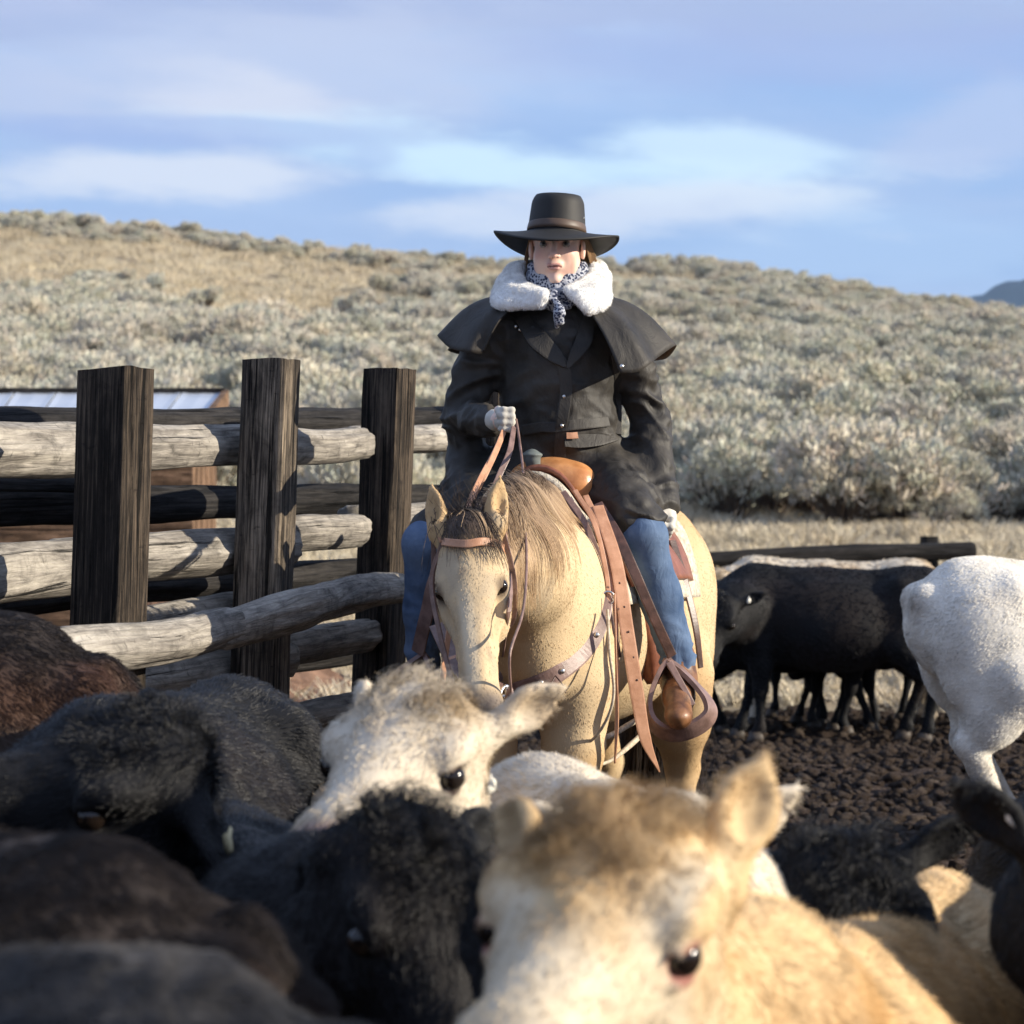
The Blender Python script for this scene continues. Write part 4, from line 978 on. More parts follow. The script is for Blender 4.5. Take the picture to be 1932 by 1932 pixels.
# trampled dirt bank beside the shed
dx = np.linspace(-4.8, -1.4, 46); dy = np.linspace(21.6, 25.4, 40)
def bankz(x, y):
    p = np.stack([x, y, 0*x], 1); u = (x+3.1)/1.6; v = (y-23.5)/1.8
    return land_full(x, y)-0.08+1.0*np.exp(-(u**2+v**2)*1.6)*(1+0.25*fbm(p*1.5, 3, 6))+0.05*fbm(p*6, 3, 7)
dV, dF = grid_sheet(dx, dy, bankz)
M = Mat('red_dirt', 0.95, 0.1); M.base(M.ramp(M.noise(M.vec('Object'), 5, 7, 0.7), (0.3, (0.08, 0.045, 0.03)), (0.7, (0.27, 0.165, 0.11)))); M.bump(M.noise(M.vec('Object'), 20, 5), 0.8, 0.04)
o = obj('dirt_bank', dV, dF, M.m); tag(o, kind='structure')
# ================================================================ HORSE
from mathutils.bvhtree import BVHTree
def bvh_of(V, Q): return BVHTree.FromPolygons([tuple(v) for v in V], [tuple(int(i) for i in f) for f in Q])
CAMP = Vector((0, 0, CAMZ))
def onto(bvh, pts, off=0.006, default=None):
    """drop photo points onto a surface along the line of sight, standing off it by off"""
    out = []
    for p in pts:
        px, py = p[:2]; d = nz(P(px, py, 8.0)-np.array([0, 0, CAMZ]))
        h, n, i, t = bvh.ray_cast(CAMP, Vector(tuple(d)))
        if h is None: out.append(P(px, py, p[2] if len(p) > 2 else default)); continue
        out.append(np.array(h)-d*off)
    return np.array(out)
def ribbon(name, pts, width, mat, parent, thick=0.004, nrm=None, n=40, closed=False, taper=None, label=None):
    """a flat strap along pts; nrm = direction (or per-point list) the strap's face looks"""
    pts = np.asarray(pts, float)
    if closed: pts = np.vstack([pts, pts[:1]])
    c = catmull(pts, n); T = nz(np.gradient(c, axis=0))
    Nn = np.tile(np.asarray(nrm if nrm is not None else (0.2, -1, 0.1), float), (n, 1)) if nrm is None or np.ndim(nrm) == 1 else catmull(nrm, n)
    Sd = nz(np.cross(T, Nn)); Nn = nz(np.cross(Sd, T))
    w_ = np.interp(np.linspace(0, 1, n), np.linspace(0, 1, np.size(width)), np.atleast_1d(width))/2
    V = []
    for i in range(n):
        for a, b in ((-1, 1), (-0.8, 1.25), (0.8, 1.25), (1, 1), (1, -1), (-1, -1)): V.append(c[i]+Sd[i]*w_[i]*a+Nn[i]*thick/2*b)
    Fq = []
    for i in range(n-1):
        for j in range(6): Fq.append((i*6+j, i*6+(j+1) % 6, (i+1)*6+(j+1) % 6, (i+1)*6+j))
    Fq += [tuple(range(5, -1, -1)), tuple((n-1)*6+j for j in range(6))]
    o = obj(name, np.array(V), Fq, mat, parent, False)
    if label: o['label'] = label
    return o
def tube(name, pts, r, mat, parent, n=40, m=7, label=None):
    c = catmull(pts, n); T = nz(np.gradient(c, axis=0)); s = nz(np.cross(T, [0.3, 0.1, 1])); u = np.cross(s, T); V = []; Fq = []
    rr = np.interp(np.linspace(0, 1, n), np.linspace(0, 1, np.size(r)), np.atleast_1d(r))
    for i in range(n):
        for j in range(m): a = 6.2832*j/m; V.append(c[i]+rr[i]*(math.cos(a)*s[i]+math.sin(a)*u[i]))
    for i in range(n-1):
        for j in range(m): Fq.append((i*m+j, i*m+(j+1) % m, (i+1)*m+(j+1) % m, (i+1)*m+j))
    Fq += [tuple(range(m-1, -1, -1)), tuple((n-1)*m+j for j in range(m))]
    o = obj(name, np.array(V), Fq, mat, parent, True)
    if label: o['label'] = label
    return o
def ring(name, c, R_, r, nrm, mat, parent, sx=1.0):
    M_ = ortho(nrm, (0, 0.1, 1.0)); n, m = 18, 7; V = []; Fq = []
    for i in range(n):
        a = 6.2832*i/n; d = math.cos(a)*M_[:, 1]*sx+math.sin(a)*M_[:, 2]
        for j in range(m): b = 6.2832*j/m; V.append(np.asarray(c)+d*(R_+r*math.cos(b))+M_[:, 0]*r*math.sin(b))
    for i in range(n):
        for j in range(m): Fq.append((i*m+j, ((i+1) % n)*m+j, ((i+1) % n)*m+(j+1) % m, i*m+(j+1) % m))
    return obj(name, np.array(V), Fq, mat, parent, True)
def sheet(name, G, thick, mat, parent, up=None, label=None, sub=3):
    """a thick skin through a grid of points (rows, cols, 3)"""
    G = np.asarray(G, float); a = np.stack([catmull(r_, G.shape[1]*sub) for r_ in G]); b = np.stack([catmull(a[:, j], G.shape[0]*sub) for j in range(a.shape[1])], 1)
    r_, c_ = b.shape[:2]; du = np.gradient(b, axis=0); dv = np.gradient(b, axis=1); N = nz(np.cross(dv, du))
    V = np.vstack([(b+N*thick/2).reshape(-1, 3), (b-N*thick/2).reshape(-1, 3)]); k = r_*c_; Fq = []
    for i in range(r_-1):
        for j in range(c_-1):
            q = i*c_+j; Fq += [(q, q+1, q+c_+1, q+c_), (k+q, k+q+c_, k+q+c_+1, k+q+1)]
    for i in range(r_-1):
        for q, s in ((i*c_, 1), (i*c_+c_-1, -1)): Fq.append((q, q+c_, k+q+c_, k+q)[::s])
    for j in range(c_-1):
        for q, s in ((j, -1), ((r_-1)*c_+j, 1)): Fq.append((q, q+1, k+q+1, k+q)[::s])
    o = obj(name, V, Fq, mat, parent, True)
    if label: o['label'] = label
    return o

HO = np.array([0.225, 8.62, 0.0]); HY = math.atan2(-0.963, -0.27); HS = 1.06
horse = thing('horse', 'buckskin horse with dark mane, head lowered, carrying the rider in the long coat', 'horse', HO)
HR = rotz(HY); B = Body().frame(HO, HR, HS); HW = lambda p: HO+HR@(np.asarray(p, float)*HS)
B.ell((0, 0, 1.12), (0.78, 0.29, 0.31), 0.08); B.ell((-0.05, 0, 1.04), (0.58, 0.31, 0.27), 0.08)
B.ell((0.60, 0, 1.13), (0.30, 0.235, 0.32), 0.09); B.ell((0.80, 0.09, 1.08), (0.12, 0.10, 0.17), 0.07); B.ell((0.80, -0.09, 1.08), (0.12, 0.10, 0.17), 0.07)
B.ell((-0.68, 0, 1.22), (0.36, 0.29, 0.29), 0.09); B.ball((-0.60, 0.14, 1.36), 0.10, 0.08); B.ball((-0.60, -0.14, 1.36), 0.10, 0.08)
B.cone((-0.5, 0, 1.36), (0.12, 0, 1.35), 0.10, 0.08, 0.08); B.cone((0.12, 0, 1.36), (0.52, 0, 1.44), 0.08, 0.075, 0.08)
hoofs = []
for sy, fw, hw in ((1, 0.0, 0.10), (-1, 0.10, -0.04)):
    B.ell((0.60, sy*0.165, 1.10), (0.15, 0.085, 0.26), 0.06)
    K = (0.62+fw*0.6, sy*0.125, 0.50); T = (0.60+fw, sy*0.12, 0.14)
    B.chain([((0.60, sy*0.15, 0.94), 0.115), ((0.60, sy*0.135, 0.74), 0.082), (K, 0.056)], 0.05); B.ball(K, 0.060, 0.03)
    B.chain([(K, 0.045), ((T[0], T[1], T[2]+0.05), 0.034), (T, 0.044), ((T[0]+0.05, T[1], 0.06), 0.044)], 0.03); hoofs.append((T[0]+0.06, T[1]))
    B.ell((-0.74, sy*0.165, 1.05), (0.24, 0.125, 0.33), 0.08)
    H = (-0.98+hw, sy*0.155, 0.56); T = (-0.93+hw, sy*0.15, 0.14)
    B.chain([((-0.58, sy*0.19, 0.90), 0.135), ((-0.78+hw*.5, sy*0.175, 0.74), 0.10), (H, 0.060)], 0.06); B.ball((H[0]-0.03, H[1], H[2]+0.02), 0.052, 0.03)
    B.chain([(H, 0.054), ((T[0], T[1], T[2]+0.05), 0.036), (T, 0.046), ((T[0]+0.05, T[1], 0.06), 0.046)], 0.03); hoofs.append((T[0]+0.06, T[1]))
B.chain([((-1.00, 0, 1.32), 0.05), ((-1.08, 0, 1.22), 0.04), ((-1.12, 0, 1.0), 0.03)], 0.03)
hp = P(876, 972, 7.12); hm = P(903, 1348, 6.82); hxv = nz(hm-hp)
HM_ = ortho(hxv, (-0.10, -0.9, 0.3)); HH = lambda p: hp+HM_@np.asarray(p, float)
wth = HW((0.50, 0, 1.30)); ch = HW((0.70, 0, 1.15))
B.frame()
n1 = HH((0.09, 0, -0.16)); nm = P(975, 1075, 7.52)
B.cone(n1, nm, 0.095, 0.150, 0.07); B.cone(nm, ch+np.array([0, 0.05, 0.02]), 0.150, 0.235, 0.10)
B.cone(HH((0.02, 0, -0.10)), P(965, 965, 7.58), 0.062, 0.075, 0.06); B.cone(P(965, 965, 7.58), HW((0.50, 0, 1.46)), 0.075, 0.07, 0.08); B.cone(P(985, 1040, 7.62), HW((0.52, 0, 1.30)), 0.12, 0.16, 0.08)
B.frame(hp, HM_, 1.0)
B.ell((0.085, 0, -0.085), (0.125, 0.090, 0.095), 0.04); B.ell((0.15, 0, -0.035), (0.135, 0.074, 0.045), 0.04); B.ell((0.20, 0, -0.10), (0.14, 0.096, 0.085), 0.05)
B.cone((0.20, 0, -0.065), (0.52, 0, -0.072), 0.076, 0.050, 0.05); B.ell((0.555, 0, -0.085), (0.064, 0.060, 0.060), 0.03)
B.cone((0.30, 0, -0.035), (0.47, 0, -0.040), 0.030, 0.022, 0.02)
B.cone((0.18, 0, -0.20), (0.52, 0, -0.135), 0.055, 0.036, 0.05); B.ell((0.585, 0, -0.135), (0.035, 0.035, 0.028), 0.02)
for sy in (1, -1):
    B.ell((0.19, sy*0.058, -0.175), (0.115, 0.036, 0.105), 0.04)
    B.ell((0.180, sy*0.074, -0.030), (0.048, 0.022, 0.016), 0.018)
    B.ell((0.213, sy*0.090, -0.048), (0.026, 0.018, 0.016), 0.010, sub=True)
    B.ell((0.202, sy*0.086, -0.031), (0.030, 0.012, 0.007), 0.007); B.ell((0.215, sy*0.090, -0.068), (0.026, 0.009, 0.006), 0.006)
    B.cone((0.26, sy*0.076, -0.085), (0.40, sy*0.052, -0.082), 0.014, 0.010, 0.015)
    B.cone((0.30, sy*0.022, -0.012), (0.50, sy*0.016, -0.028), 0.010, 0.008, 0.012); B.ell((0.13, sy*0.055, -0.02), (0.05, 0.02, 0.018), 0.02)
    B.ell((0.33, sy*0.070, -0.055), (0.09, 0.020, 0.022), 0.03, sub=True)
    B.ell((0.575, sy*0.036, -0.062), (0.026, 0.020, 0.030), 0.02); B.ell((0.588, sy*0.047, -0.062), (0.022, 0.012, 0.011), 0.008, sub=True)
    d = nz(HM_.T@np.array((0.14*sy-0.03, 0.12, 0.98))); ED = ortho(d, HM_.T@np.array((-sy*0.9, -0.5, 0)))
    rt = np.array((0.02, sy*0.078, -0.05)); c = rt+d*0.075
    B.cone(rt, rt+d*0.05, 0.036, 0.032, 0.02); B.ell(rt+d*0.060, (0.062, 0.020, 0.032), 0.012, R=ED); B.cone(rt+d*0.07, rt+d*0.155, 0.020, 0.005, 0.02)
    fc = -ED[:, 1] if (HM_@(-ED[:, 1]))[1] < 0 else ED[:, 1]
    B.ell(rt+d*0.075+fc*0.019, (0.058, 0.016, 0.018), 0.008, R=ED, sub=True)
hV, hQ = B.mesh(0.010, 1); N = vnormals(hV, hQ); hV = hV+N*(0.003*fbm(hV*7, 3, 2)[:, None])
hbvh = bvh_of(hV, hQ)
def col_horse(V, N):
    c = mixc((0.57, 0.43, 0.26), (0.47, 0.315, 0.16), sstep(fbm(V*3.2+2, 3, 2), -0.2, 0.5))
    loc = (V-hp)@HM_
    hd = (np.linalg.norm(V-HH((0.28, 0, -0.1)), axis=1) < 0.40)*1.0
    c = mixc(c, (0.40, 0.32, 0.22), hd*0.7*sstep(fbm(V*16, 3, 7), -0.1, 0.6)); c = mixc(c, (0.24, 0.185, 0.13), hd*0.75*sstep(fbm(V*np.array([34, 34, 14]), 3, 17), 0.1, 0.6)*(1-sstep(np.abs(loc[:, 1]-0.01), 0.015, 0.06)))
    c = mixc(c, (0.13, 0.105, 0.09), hd*sstep(loc[:, 0], 0.49, 0.57)*0.92)
    c = mixc(c, (0.72, 0.60, 0.42), hd*(1-sstep(np.abs(loc[:, 1]+0.012), 0.010, 0.030))*sstep(loc[:, 0], 0.2, 0.3)*(1-sstep(loc[:, 0], 0.5, 0.55))*(loc[:, 2] > -0.09)*0.7)
    for s_ in (1, -1):
        e = 1-sstep(np.linalg.norm(V-HH((0.213, s_*0.080, -0.046)), axis=1), 0.024, 0.046); c = mixc(c, (0.10, 0.07, 0.05), e*0.9)
    L = (V-HO)@HR/HS; leg = (1-sstep(L[:, 2], 0.15, 0.6))*0.75; c = mixc(c, (0.14, 0.085, 0.05), leg)
    c = mixc(c, (0.50, 0.29, 0.12), 0.55*(1-sstep(np.abs(L[:, 1]), 0.03, 0.16))*(1-sstep(L[:, 2], 0.95, 1.15))*sstep(L[:, 0], 0.3, 0.5))
    return c
obj('body', hV, hQ, SKIN, horse, True, np.clip(col_horse(hV, N), 0, 1))
for sy in (1, -1):
    V, Fq = ball_mesh(HH((0.212, sy*0.0800, -0.047)), 0.0220); obj('eye', V, Fq, EYEM, horse)
for hx_, hy_ in hoofs:
    V = []; Fq = []; m = 14
    for zz, g in ((0, 1.0), (0.045, 0.9), (0.09, 0.78)):
        for j in range(m): a = 6.2832*j/m; V.append(HW((hx_+math.cos(a)*0.062*g-zz*0.35, hy_+math.sin(a)*0.056*g, zz)))
    for l in range(2):
        for j in range(m): Fq.append((l*m+j, l*m+(j+1) % m, l*m+m+(j+1) % m, l*m+m+j))
    Fq += [tuple(range(m-1, -1, -1)), tuple(2*m+j for j in range(m))]; obj('hoof', np.array(V), Fq, HOOF, horse)
def hflow(p):
    hwt = (1-sstep(np.linalg.norm(p-HH((0.28, 0, -0.1)), axis=1), 0.33, 0.42))[:, None]
    return nz((1-hwt)*(np.array([0.25, 0.6, -0.9]))+hwt*HM_[:, 0])
heye = lambda p: np.minimum(*[sstep(np.linalg.norm(p-HH((0.213, s_*0.086, -0.048)), axis=1), 0.028, 0.042) for s_ in (1, -1)])*(1-0.8*sstep(((p-hp)@HM_)[:, 0], 0.54, 0.60)*(p[:, 1] < 7.1))
fur('fur', horse, hV, hQ, lambda p, n: np.clip(col_horse(p, n), 0, 1), 115000, 0.009, FURM, flow=hflow, lift=0.10, clump=0.05, cfreq=22, rad=0.0009, seed=31, dens=heye, droop=0.1, var=0.12)
# hair: mane, forelock, tail as strands
def strands(name, parent, roots, dirs, L, cols, rad=0.0008, seg=9, fall=1.0, wave=0.02, seed=1, push=None, tipcol=None):
    r = np.random.default_rng(seed); n = len(roots); pts = np.zeros((n, seg, 3)); p = roots.copy(); d = nz(dirs); st = (L/(seg-1))[:, None]
    for i in range(seg):
        pts[:, i] = p; nv = vn3(np.hstack([roots[:, :2]*22, (p[:, 2:]*9)]), seed)
        d = nz(d+np.array([0, 0, -1.0])*fall*0.30+nv*wave*6); p = p+d*st
        if push is not None: p = push(p)
    org = np.array(parent.location); q = parent.parent
    while q is not None: org = org+np.array(q.location); q = q.parent
    cv = bpy.data.hair_curves.new(name); cv.add_curves([seg]*n); cv.attributes['position'].data.foreach_set('vector', (pts-org).astype(np.float32).ravel())
    ra = cv.attributes.get('radius') or cv.attributes.new('radius', 'FLOAT', 'POINT'); ra.data.foreach_set('value', (np.tile(np.linspace(1, 0.3, seg), n)*rad).astype(np.float32))
    if tipcol is None: dom, cc = 'CURVE', cols
    else:
        t = np.linspace(0, 1, seg)[None, :, None]**1.5; dom = 'POINT'; cc = (cols[:, None]*(1-t)+tipcol[:, None]*t).reshape(-1, 3)
    ca = cv.attributes.new('col', 'FLOAT_COLOR', dom); ca.data.foreach_set('color', np.hstack([np.clip(cc, 0, 1), np.ones((len(cc), 1))]).astype(np.float32).ravel())
    cv.materials.append(FURM); o = bpy.data.objects.new(name, cv); COL.objects.link(o); o.parent = parent; return o
def push_horse(p, off=0.012):
    out = p.copy()
    for i in range(len(p)):
        h, nn, j, dist = hbvh.find_nearest(Vector(tuple(p[i])))
        if h is None: continue
        s = (p[i]-np.array(h))@np.array(nn)
        if s < off: out[i] = np.array(h)+np.array(nn)*off
    return out
r = np.random.default_rng(3)
crest = catmull([HH((-0.02, 0, -0.08)), P(930, 935, 7.35), P(968, 905, 7.62), P(1000, 905, 7.9), P(1030, 925, 8.1)], 60)
n = 3000; t = r.random(n); roots = np.array([crest[int(a*59)] for a in t])+r.normal(0, 0.012, (n, 3)); roots = push_horse(roots, 0.004)
dirs = np.stack([0.50+0.25*r.random(n), -0.35-0.25*r.random(n), 0.35-0.3*t], 1)
tt = t[:, None]; clump = vn(np.stack([t*26, 0*t, 0*t], 1), 3)[:, None]*0.5+0.5
c0 = np.array([0.075, 0.052, 0.038])*(1-clump)+np.array([0.30, 0.215, 0.14])*clump; c0 = c0*(0.6+0.9*r.random((n, 1))); c1 = (np.array([0.34, 0.20, 0.10])*(1-clump)+np.array([0.56, 0.39, 0.22])*clump)*(0.7+0.5*r.random((n, 1)))
strands('mane', horse, roots, dirs, (0.15+0.25*r.random(n)**1.3)*(1.1-1.1*np.abs(t-0.36)), c0, 0.0010, 11, 2.2, 0.020, 5, push=lambda p: push_horse(p, 0.014), tipcol=c1)
n = 620; roots = np.array([HH((a, b, -0.03)) for a, b in zip(r.normal(-0.02, 0.015, n), r.normal(0, 0.035, n))])
side = r.normal(0, 1, n); dirs = HM_@np.stack([0.6*np.ones(n), 0.45*side+0.25, 0.55*np.ones(n)])
strands('forelock', horse, roots, dirs.T, 0.05+0.17*r.random(n)**1.5, np.array([[0.045, 0.032, 0.024]])*(0.6+1.9*r.random((n, 1))), 0.0010, 9, 0.9, 0.045, 6, push=lambda p: push_horse(p, 0.008))
n = 60; roots = np.array([HH((a, b, -0.03)) for a, b in zip(r.normal(-0.03, 0.015, n), r.normal(-0.01, 0.04, n))])
strands('loose_hair', horse, roots, np.stack([r.normal(-0.1, 0.5, n), r.normal(0, 0.3, n), np.ones(n)], 1), 0.05+0.06*r.random(n), np.array([[0.05, 0.035, 0.026]])*np.ones((n, 1)), 0.0008, 6, 0.25, 0.01, 8)
n = 2600; roots = np.array([HW((-1.10+a, b, 1.18+c)) for a, b, c in zip(r.normal(0, 0.02, n), r.normal(0, 0.03, n), r.uniform(-0.25, 0.05, n))])
dirs = np.tile(HR@np.array([-0.25, 0, -1.0]), (n, 1))+r.normal(0, 0.16, (n, 3))
strands('tail', horse, roots, dirs, 0.75+0.3*r.random(n), np.array([[0.035, 0.024, 0.018]])*(0.6+1.3*r.random((n, 1))), 0.0013, 10, 0.6, 0.008, 9)

# ================================================================ TACK
L_TAN = leather('tan_harness', (0.40, 0.195, 0.105), (0.56, 0.30, 0.18), 0.5)
L_RED = leather('russet_leather', (0.16, 0.055, 0.030), (0.27, 0.10, 0.055), 0.42)
L_DARK = leather('dark_leather', (0.045, 0.022, 0.016), (0.11, 0.055, 0.042), 0.4)
L_HONEY = leather('honey_leather', (0.42, 0.17, 0.055), (0.62, 0.29, 0.11), 0.33)
L_MAUVE = leather('worn_brown_leather', (0.14, 0.085, 0.070), (0.26, 0.165, 0.14), 0.45)
M = Mat('steel', 0.3, 0.5, Metallic=1.0); M.base((0.62, 0.60, 0.56)); STEEL = M.m
M = Mat('felt_fleece', 0.95, 0.1); M.base(M.ramp(M.noise(M.vec('Object'), 70, 6), (0.3, (0.34, 0.29, 0.22)), (0.65, (0.66, 0.60, 0.49)))); M.bump(M.noise(M.vec('Object'), 160, 5), 0.9, 0.006); FELT = M.m
M = Mat('rope_fibre', 0.9, 0.1); M.base(M.ramp(M.noise(M.vec('Object'), 90, 3), (0.3, (0.35, 0.28, 0.20)), (0.7, (0.66, 0.57, 0.44)))); ROPE = M.m
def wrap(x0, x1, a0, a1, off, nx, na, cz=1.12, edge=None):
    """grid that lies on the horse's barrel: local x range, angle range (deg, 0 = spine), stand-off"""
    G = []
    for i in range(nx):
        row = []
        for j in range(na):
            x = x0+(x1-x0)*i/(nx-1); a = math.radians(a0+(a1-a0)*j/(na-1))
            if edge: x += edge(i/(nx-1), j/(na-1))
            c = HW((x, 0, cz)); d = HR@np.array([0, math.sin(a), math.cos(a)]); s = c+d*0.9
            h, nn, k, tt_ = hbvh.ray_cast(Vector(tuple(s)), Vector(tuple(-d)))
            row.append((np.array(h) if h is not None else c+d*0.3)+d*off)
        G.append(row)
    return np.array(G)
pad = thing('saddle_pad', 'cream felt pad showing along the front edge of the saddle', 'saddle pad', HW((0.02, 0, 1.45)))
sheet('pad_felt', wrap(-0.50, 0.57, -80, 80, 0.022, 9, 17), 0.030, FELT, pad)
saddle = thing('saddle', 'honey-brown western saddle with russet skirts and hanging straps under the rider', 'saddle', HW((0.0, 0, 1.5)))
sheet('skirt', wrap(-0.44, 0.49, -70, 70, 0.050, 9, 17, edge=lambda u, v: -0.05*(abs(v-0.5)*2)**4*(u*2-1)), 0.014, L_RED, saddle)
B = Body()
fk = HW((0.30, 0, 1.60)); fk = P(1040, 905, 8.30)
B.frame(fk, HR, 1.0); B.ell((0, 0, -0.02), (0.080, 0.150, 0.095), 0.03); B.ell((0, 0.095, -0.02), (0.06, 0.05, 0.065), 0.03); B.ell((0, -0.085, -0.02), (0.06, 0.05, 0.065), 0.03)
B.ell((-0.03, 0, -0.10), (0.10, 0.17, 0.07), 0.04)
V, Q = B.mesh(0.008, 2); obj('swell', V, Q, L_HONEY, saddle); sbvh = bvh_of(V, Q)
B = Body(); B.frame(HW((-0.10, 0, 1.50)), HR, 1.0); B.ell((0, 0, 0.0), (0.26, 0.17, 0.06), 0.04); B.ell((-0.24, 0, 0.10), (0.05, 0.19, 0.10), 0.05)
V, Q = B.mesh(0.012, 2); obj('seat', V, Q, L_HONEY, saddle)
B = Body(); a = P(1006, 876, 8.22); B.cone(a, a+np.array([-0.004, -0.012, 0.022]), 0.024, 0.028, 0.01); B.ell(a+np.array([-0.004, -0.012, 0.030]), (0.036, 0.036, 0.009), 0.008)
V, Q = B.mesh(0.004, 2); obj('horn', V, Q, plain('rubber_wrap', (0.13, 0.15, 0.145), 0.7), saddle)
# straps that hang from the fork
S8 = (0.25, -1, 0.05)
ribbon('billet_strap', [P(1128, 955, 8.02), P(1162, 1060, 7.90), P(1183, 1190, 7.86), P(1202, 1310, 7.86), P(1218, 1395, 7.88), P(1244, 1456, 7.92)], (0.036, 0.042, 0.044, 0.044, 0.036, 0.004), L_TAN, saddle, 0.006, S8, 60, label='long tan strap with punched holes and a pointed end')
for k, (px, py) in enumerate(((1178, 1145), (1186, 1192), (1195, 1240), (1202, 1283), (1169, 1100))):
    c = P(px, py, 7.855); V, Fq = ball_mesh(c, (0.0038, 0.002, 0.0038), 5); obj('punched_hole', V, Fq, L_DARK, saddle)
ribbon('stirrup_leather', [P(1128, 950, 8.1), P(1165, 1010, 8.03), P(1195, 1075, 8.0), P(1232, 1160, 8.02), P(1268, 1238, 8.06)], (0.030, 0.034, 0.034, 0.032, 0.032), L_DARK, saddle, 0.006, S8, 50)
ribbon('latigo', [P(1105, 935, 8.05), P(1138, 1010, 7.95), P(1158, 1110, 7.88), P(1164, 1250, 7.86), P(1163, 1375, 7.88), P(1160, 1440, 7.9)], (0.018, 0.020, 0.018, 0.012, 0.010, 0.006), L_TAN, saddle, 0.004, S8, 50)
ribbon('saddle_string', [P(1062, 928, 8.0), P(1102, 985, 7.94), P(1132, 1060, 7.9), P(1148, 1130, 7.86)], 0.020, L_MAUVE, saddle, 0.005, S8, 40)
ribbon('saddle_string', [P(1085, 925, 8.02), P(1122, 990, 7.92), P(1143, 1075, 7.88), P(1150, 1140, 7.85)], 0.014, L_TAN, saddle, 0.004, S8, 40)
ribbon('saddle_string', [P(1045, 925, 8.02), P(1080, 965, 7.96), P(1100, 1010, 7.93), P(1128, 1040, 7.92), P(1150, 1085, 7.9)], 0.010, L_DARK, saddle, 0.004, S8, 40)
ribbon('saddle_string', [P(1150, 1135, 7.85), P(1158, 1190, 7.84), P(1166, 1215, 7.85), P(1170, 1240, 7.86)], 0.008, L_DARK, saddle, 0.004, S8, 24)
ribbon('rear_billet', [P(1268, 1020, 8.75), P(1290, 1090, 8.7), P(1312, 1180, 8.68), P(1322, 1260, 8.7)], (0.03, 0.03, 0.025, 0.02), L_DARK, saddle, 0.006, (0.6, -0.8, 0), 40)
G = []
for u in np.linspace(0, 1, 6):
    cx, cy, d = np.interp(u, [0, .35, .7, 1], [1185, 1208, 1228, 1234]), np.interp(u, [0, .35, .7, 1], [1060, 1140, 1225, 1290]), np.interp(u, [0, 1], [8.22, 8.30])
    hwid = np.interp(u, [0, .4, .8, .95, 1], [22, 32, 34, 28, 12]); G.append([P(cx+hwid*v, cy, d+0.03*abs(v)) for v in np.linspace(-1, 1, 5)])
sheet('fender', G, 0.008, L_RED, saddle, label='russet stirrup fender beside the left boot')
sp = [P(1262, 1246, 8.10), P(1300, 1280, 8.05), P(1336, 1322, 8.0), P(1338, 1352, 7.98), P(1306, 1376, 7.97), P(1262, 1384, 7.98), P(1230, 1362, 8.0), P(1226, 1322, 8.04), P(1242, 1275, 8.08)]
ctr = np.mean(sp, axis=0); nn = [nz(p-ctr)+np.array([0, 0, 0]) for p in sp]
ribbon('stirrup', sp, 0.075, L_MAUVE, saddle, 0.014, np.vstack([nn, nn[:1]])+np.array([-0.1, -0.22, 0.05]), 70, True)
ribbon('stirrup_hobble', [P(1262, 1250, 8.0), P(1285, 1290, 7.98), P(1308, 1330, 7.97)], (0.022, 0.020, 0.014), L_MAUVE, saddle, 0.006, S8, 20)
mir = lambda p: HW((p[0], -p[1], p[2]))
def loc(p): return (np.asarray(p)-HO)@HR/HS
ribbon('stirrup_leather', [mir(loc(p)) for p in (P(1128, 950, 8.1), P(1195, 1075, 8.0), P(1232, 1160, 8.02), P(1268, 1238, 8.06))], 0.05, L_MAUVE, saddle, 0.006, (-0.5, -0.8, 0), 30)
sp2 = [mir(loc(p)) for p in sp]; c2 = np.mean(sp2, axis=0); n2 = [nz(p-c2) for p in sp2]
ribbon('stirrup', sp2, 0.075, L_MAUVE, saddle, 0.014, np.vstack([n2, n2[:1]]), 70, True)

bc = thing('breast_collar', 'brown leather breast collar with silver studs across the horse chest', 'breast collar', P(1060, 1270, 7.6))
cp = onto(hbvh, [(1147, 1128, 7.8), (1141, 1160, 7.75), (1125, 1198, 7.7), (1098, 1235, 7.65), (1060, 1266, 7.6), (1020, 1288, 7.55), (985, 1300, 7.5), (950, 1305, 7.48)], 0.012)
cp = np.vstack([cp, P(905, 1290, 7.46), P(860, 1250, 7.52), P(825, 1180, 7.66)])
ribbon('chest_strap', cp, (0.030, 0.040, 0.050, 0.054, 0.056, 0.054, 0.05, 0.05), L_MAUVE, bc, 0.010, (0.2, -1, -0.1), 60)
ring('ring', cp[0]+[0, -0.01, 0], 0.020, 0.0035, (0.1, -1, 0), STEEL, bc)
ring('ring', cp[7]+[0, -0.01, 0], 0.022, 0.0035, (0.1, -1, 0), STEEL, bc)
for i in (2, 4, 5): V, Fq = ball_mesh(cp[i]+[0.0, -0.010, 0.0], (0.009, 0.005, 0.009), 8); obj('stud', V, Fq, STEEL, bc)
ribbon('tug_strap', [cp[0], P(1150, 1100, 7.9), P(1146, 1065, 7.98)], 0.026, L_MAUVE, bc, 0.006, S8, 20)
tube('hanging_thong', [P(1048, 1275, 7.52), P(1060, 1290, 7.5), P(1068, 1308, 7.5)], 0.0022, L_DARK, bc, 12)
tube('hanging_thong', [P(1048, 1275, 7.52), P(1040, 1290, 7.5), P(1036, 1300, 7.5)], 0.0022, L_DARK, bc, 12)
rope = thing('lead_rope', 'pale slack rope looping down the near shoulder to the legs of the horse', 'rope', P(1150, 1400, 7.9))
tube('rope_strand', [P(1146, 1150, 7.78), P(1150, 1230, 7.76), P(1158, 1300, 7.78), P(1150, 1345, 7.8), P(1128, 1385, 7.85), P(1105, 1405, 7.9)], 0.005, ROPE, rope)
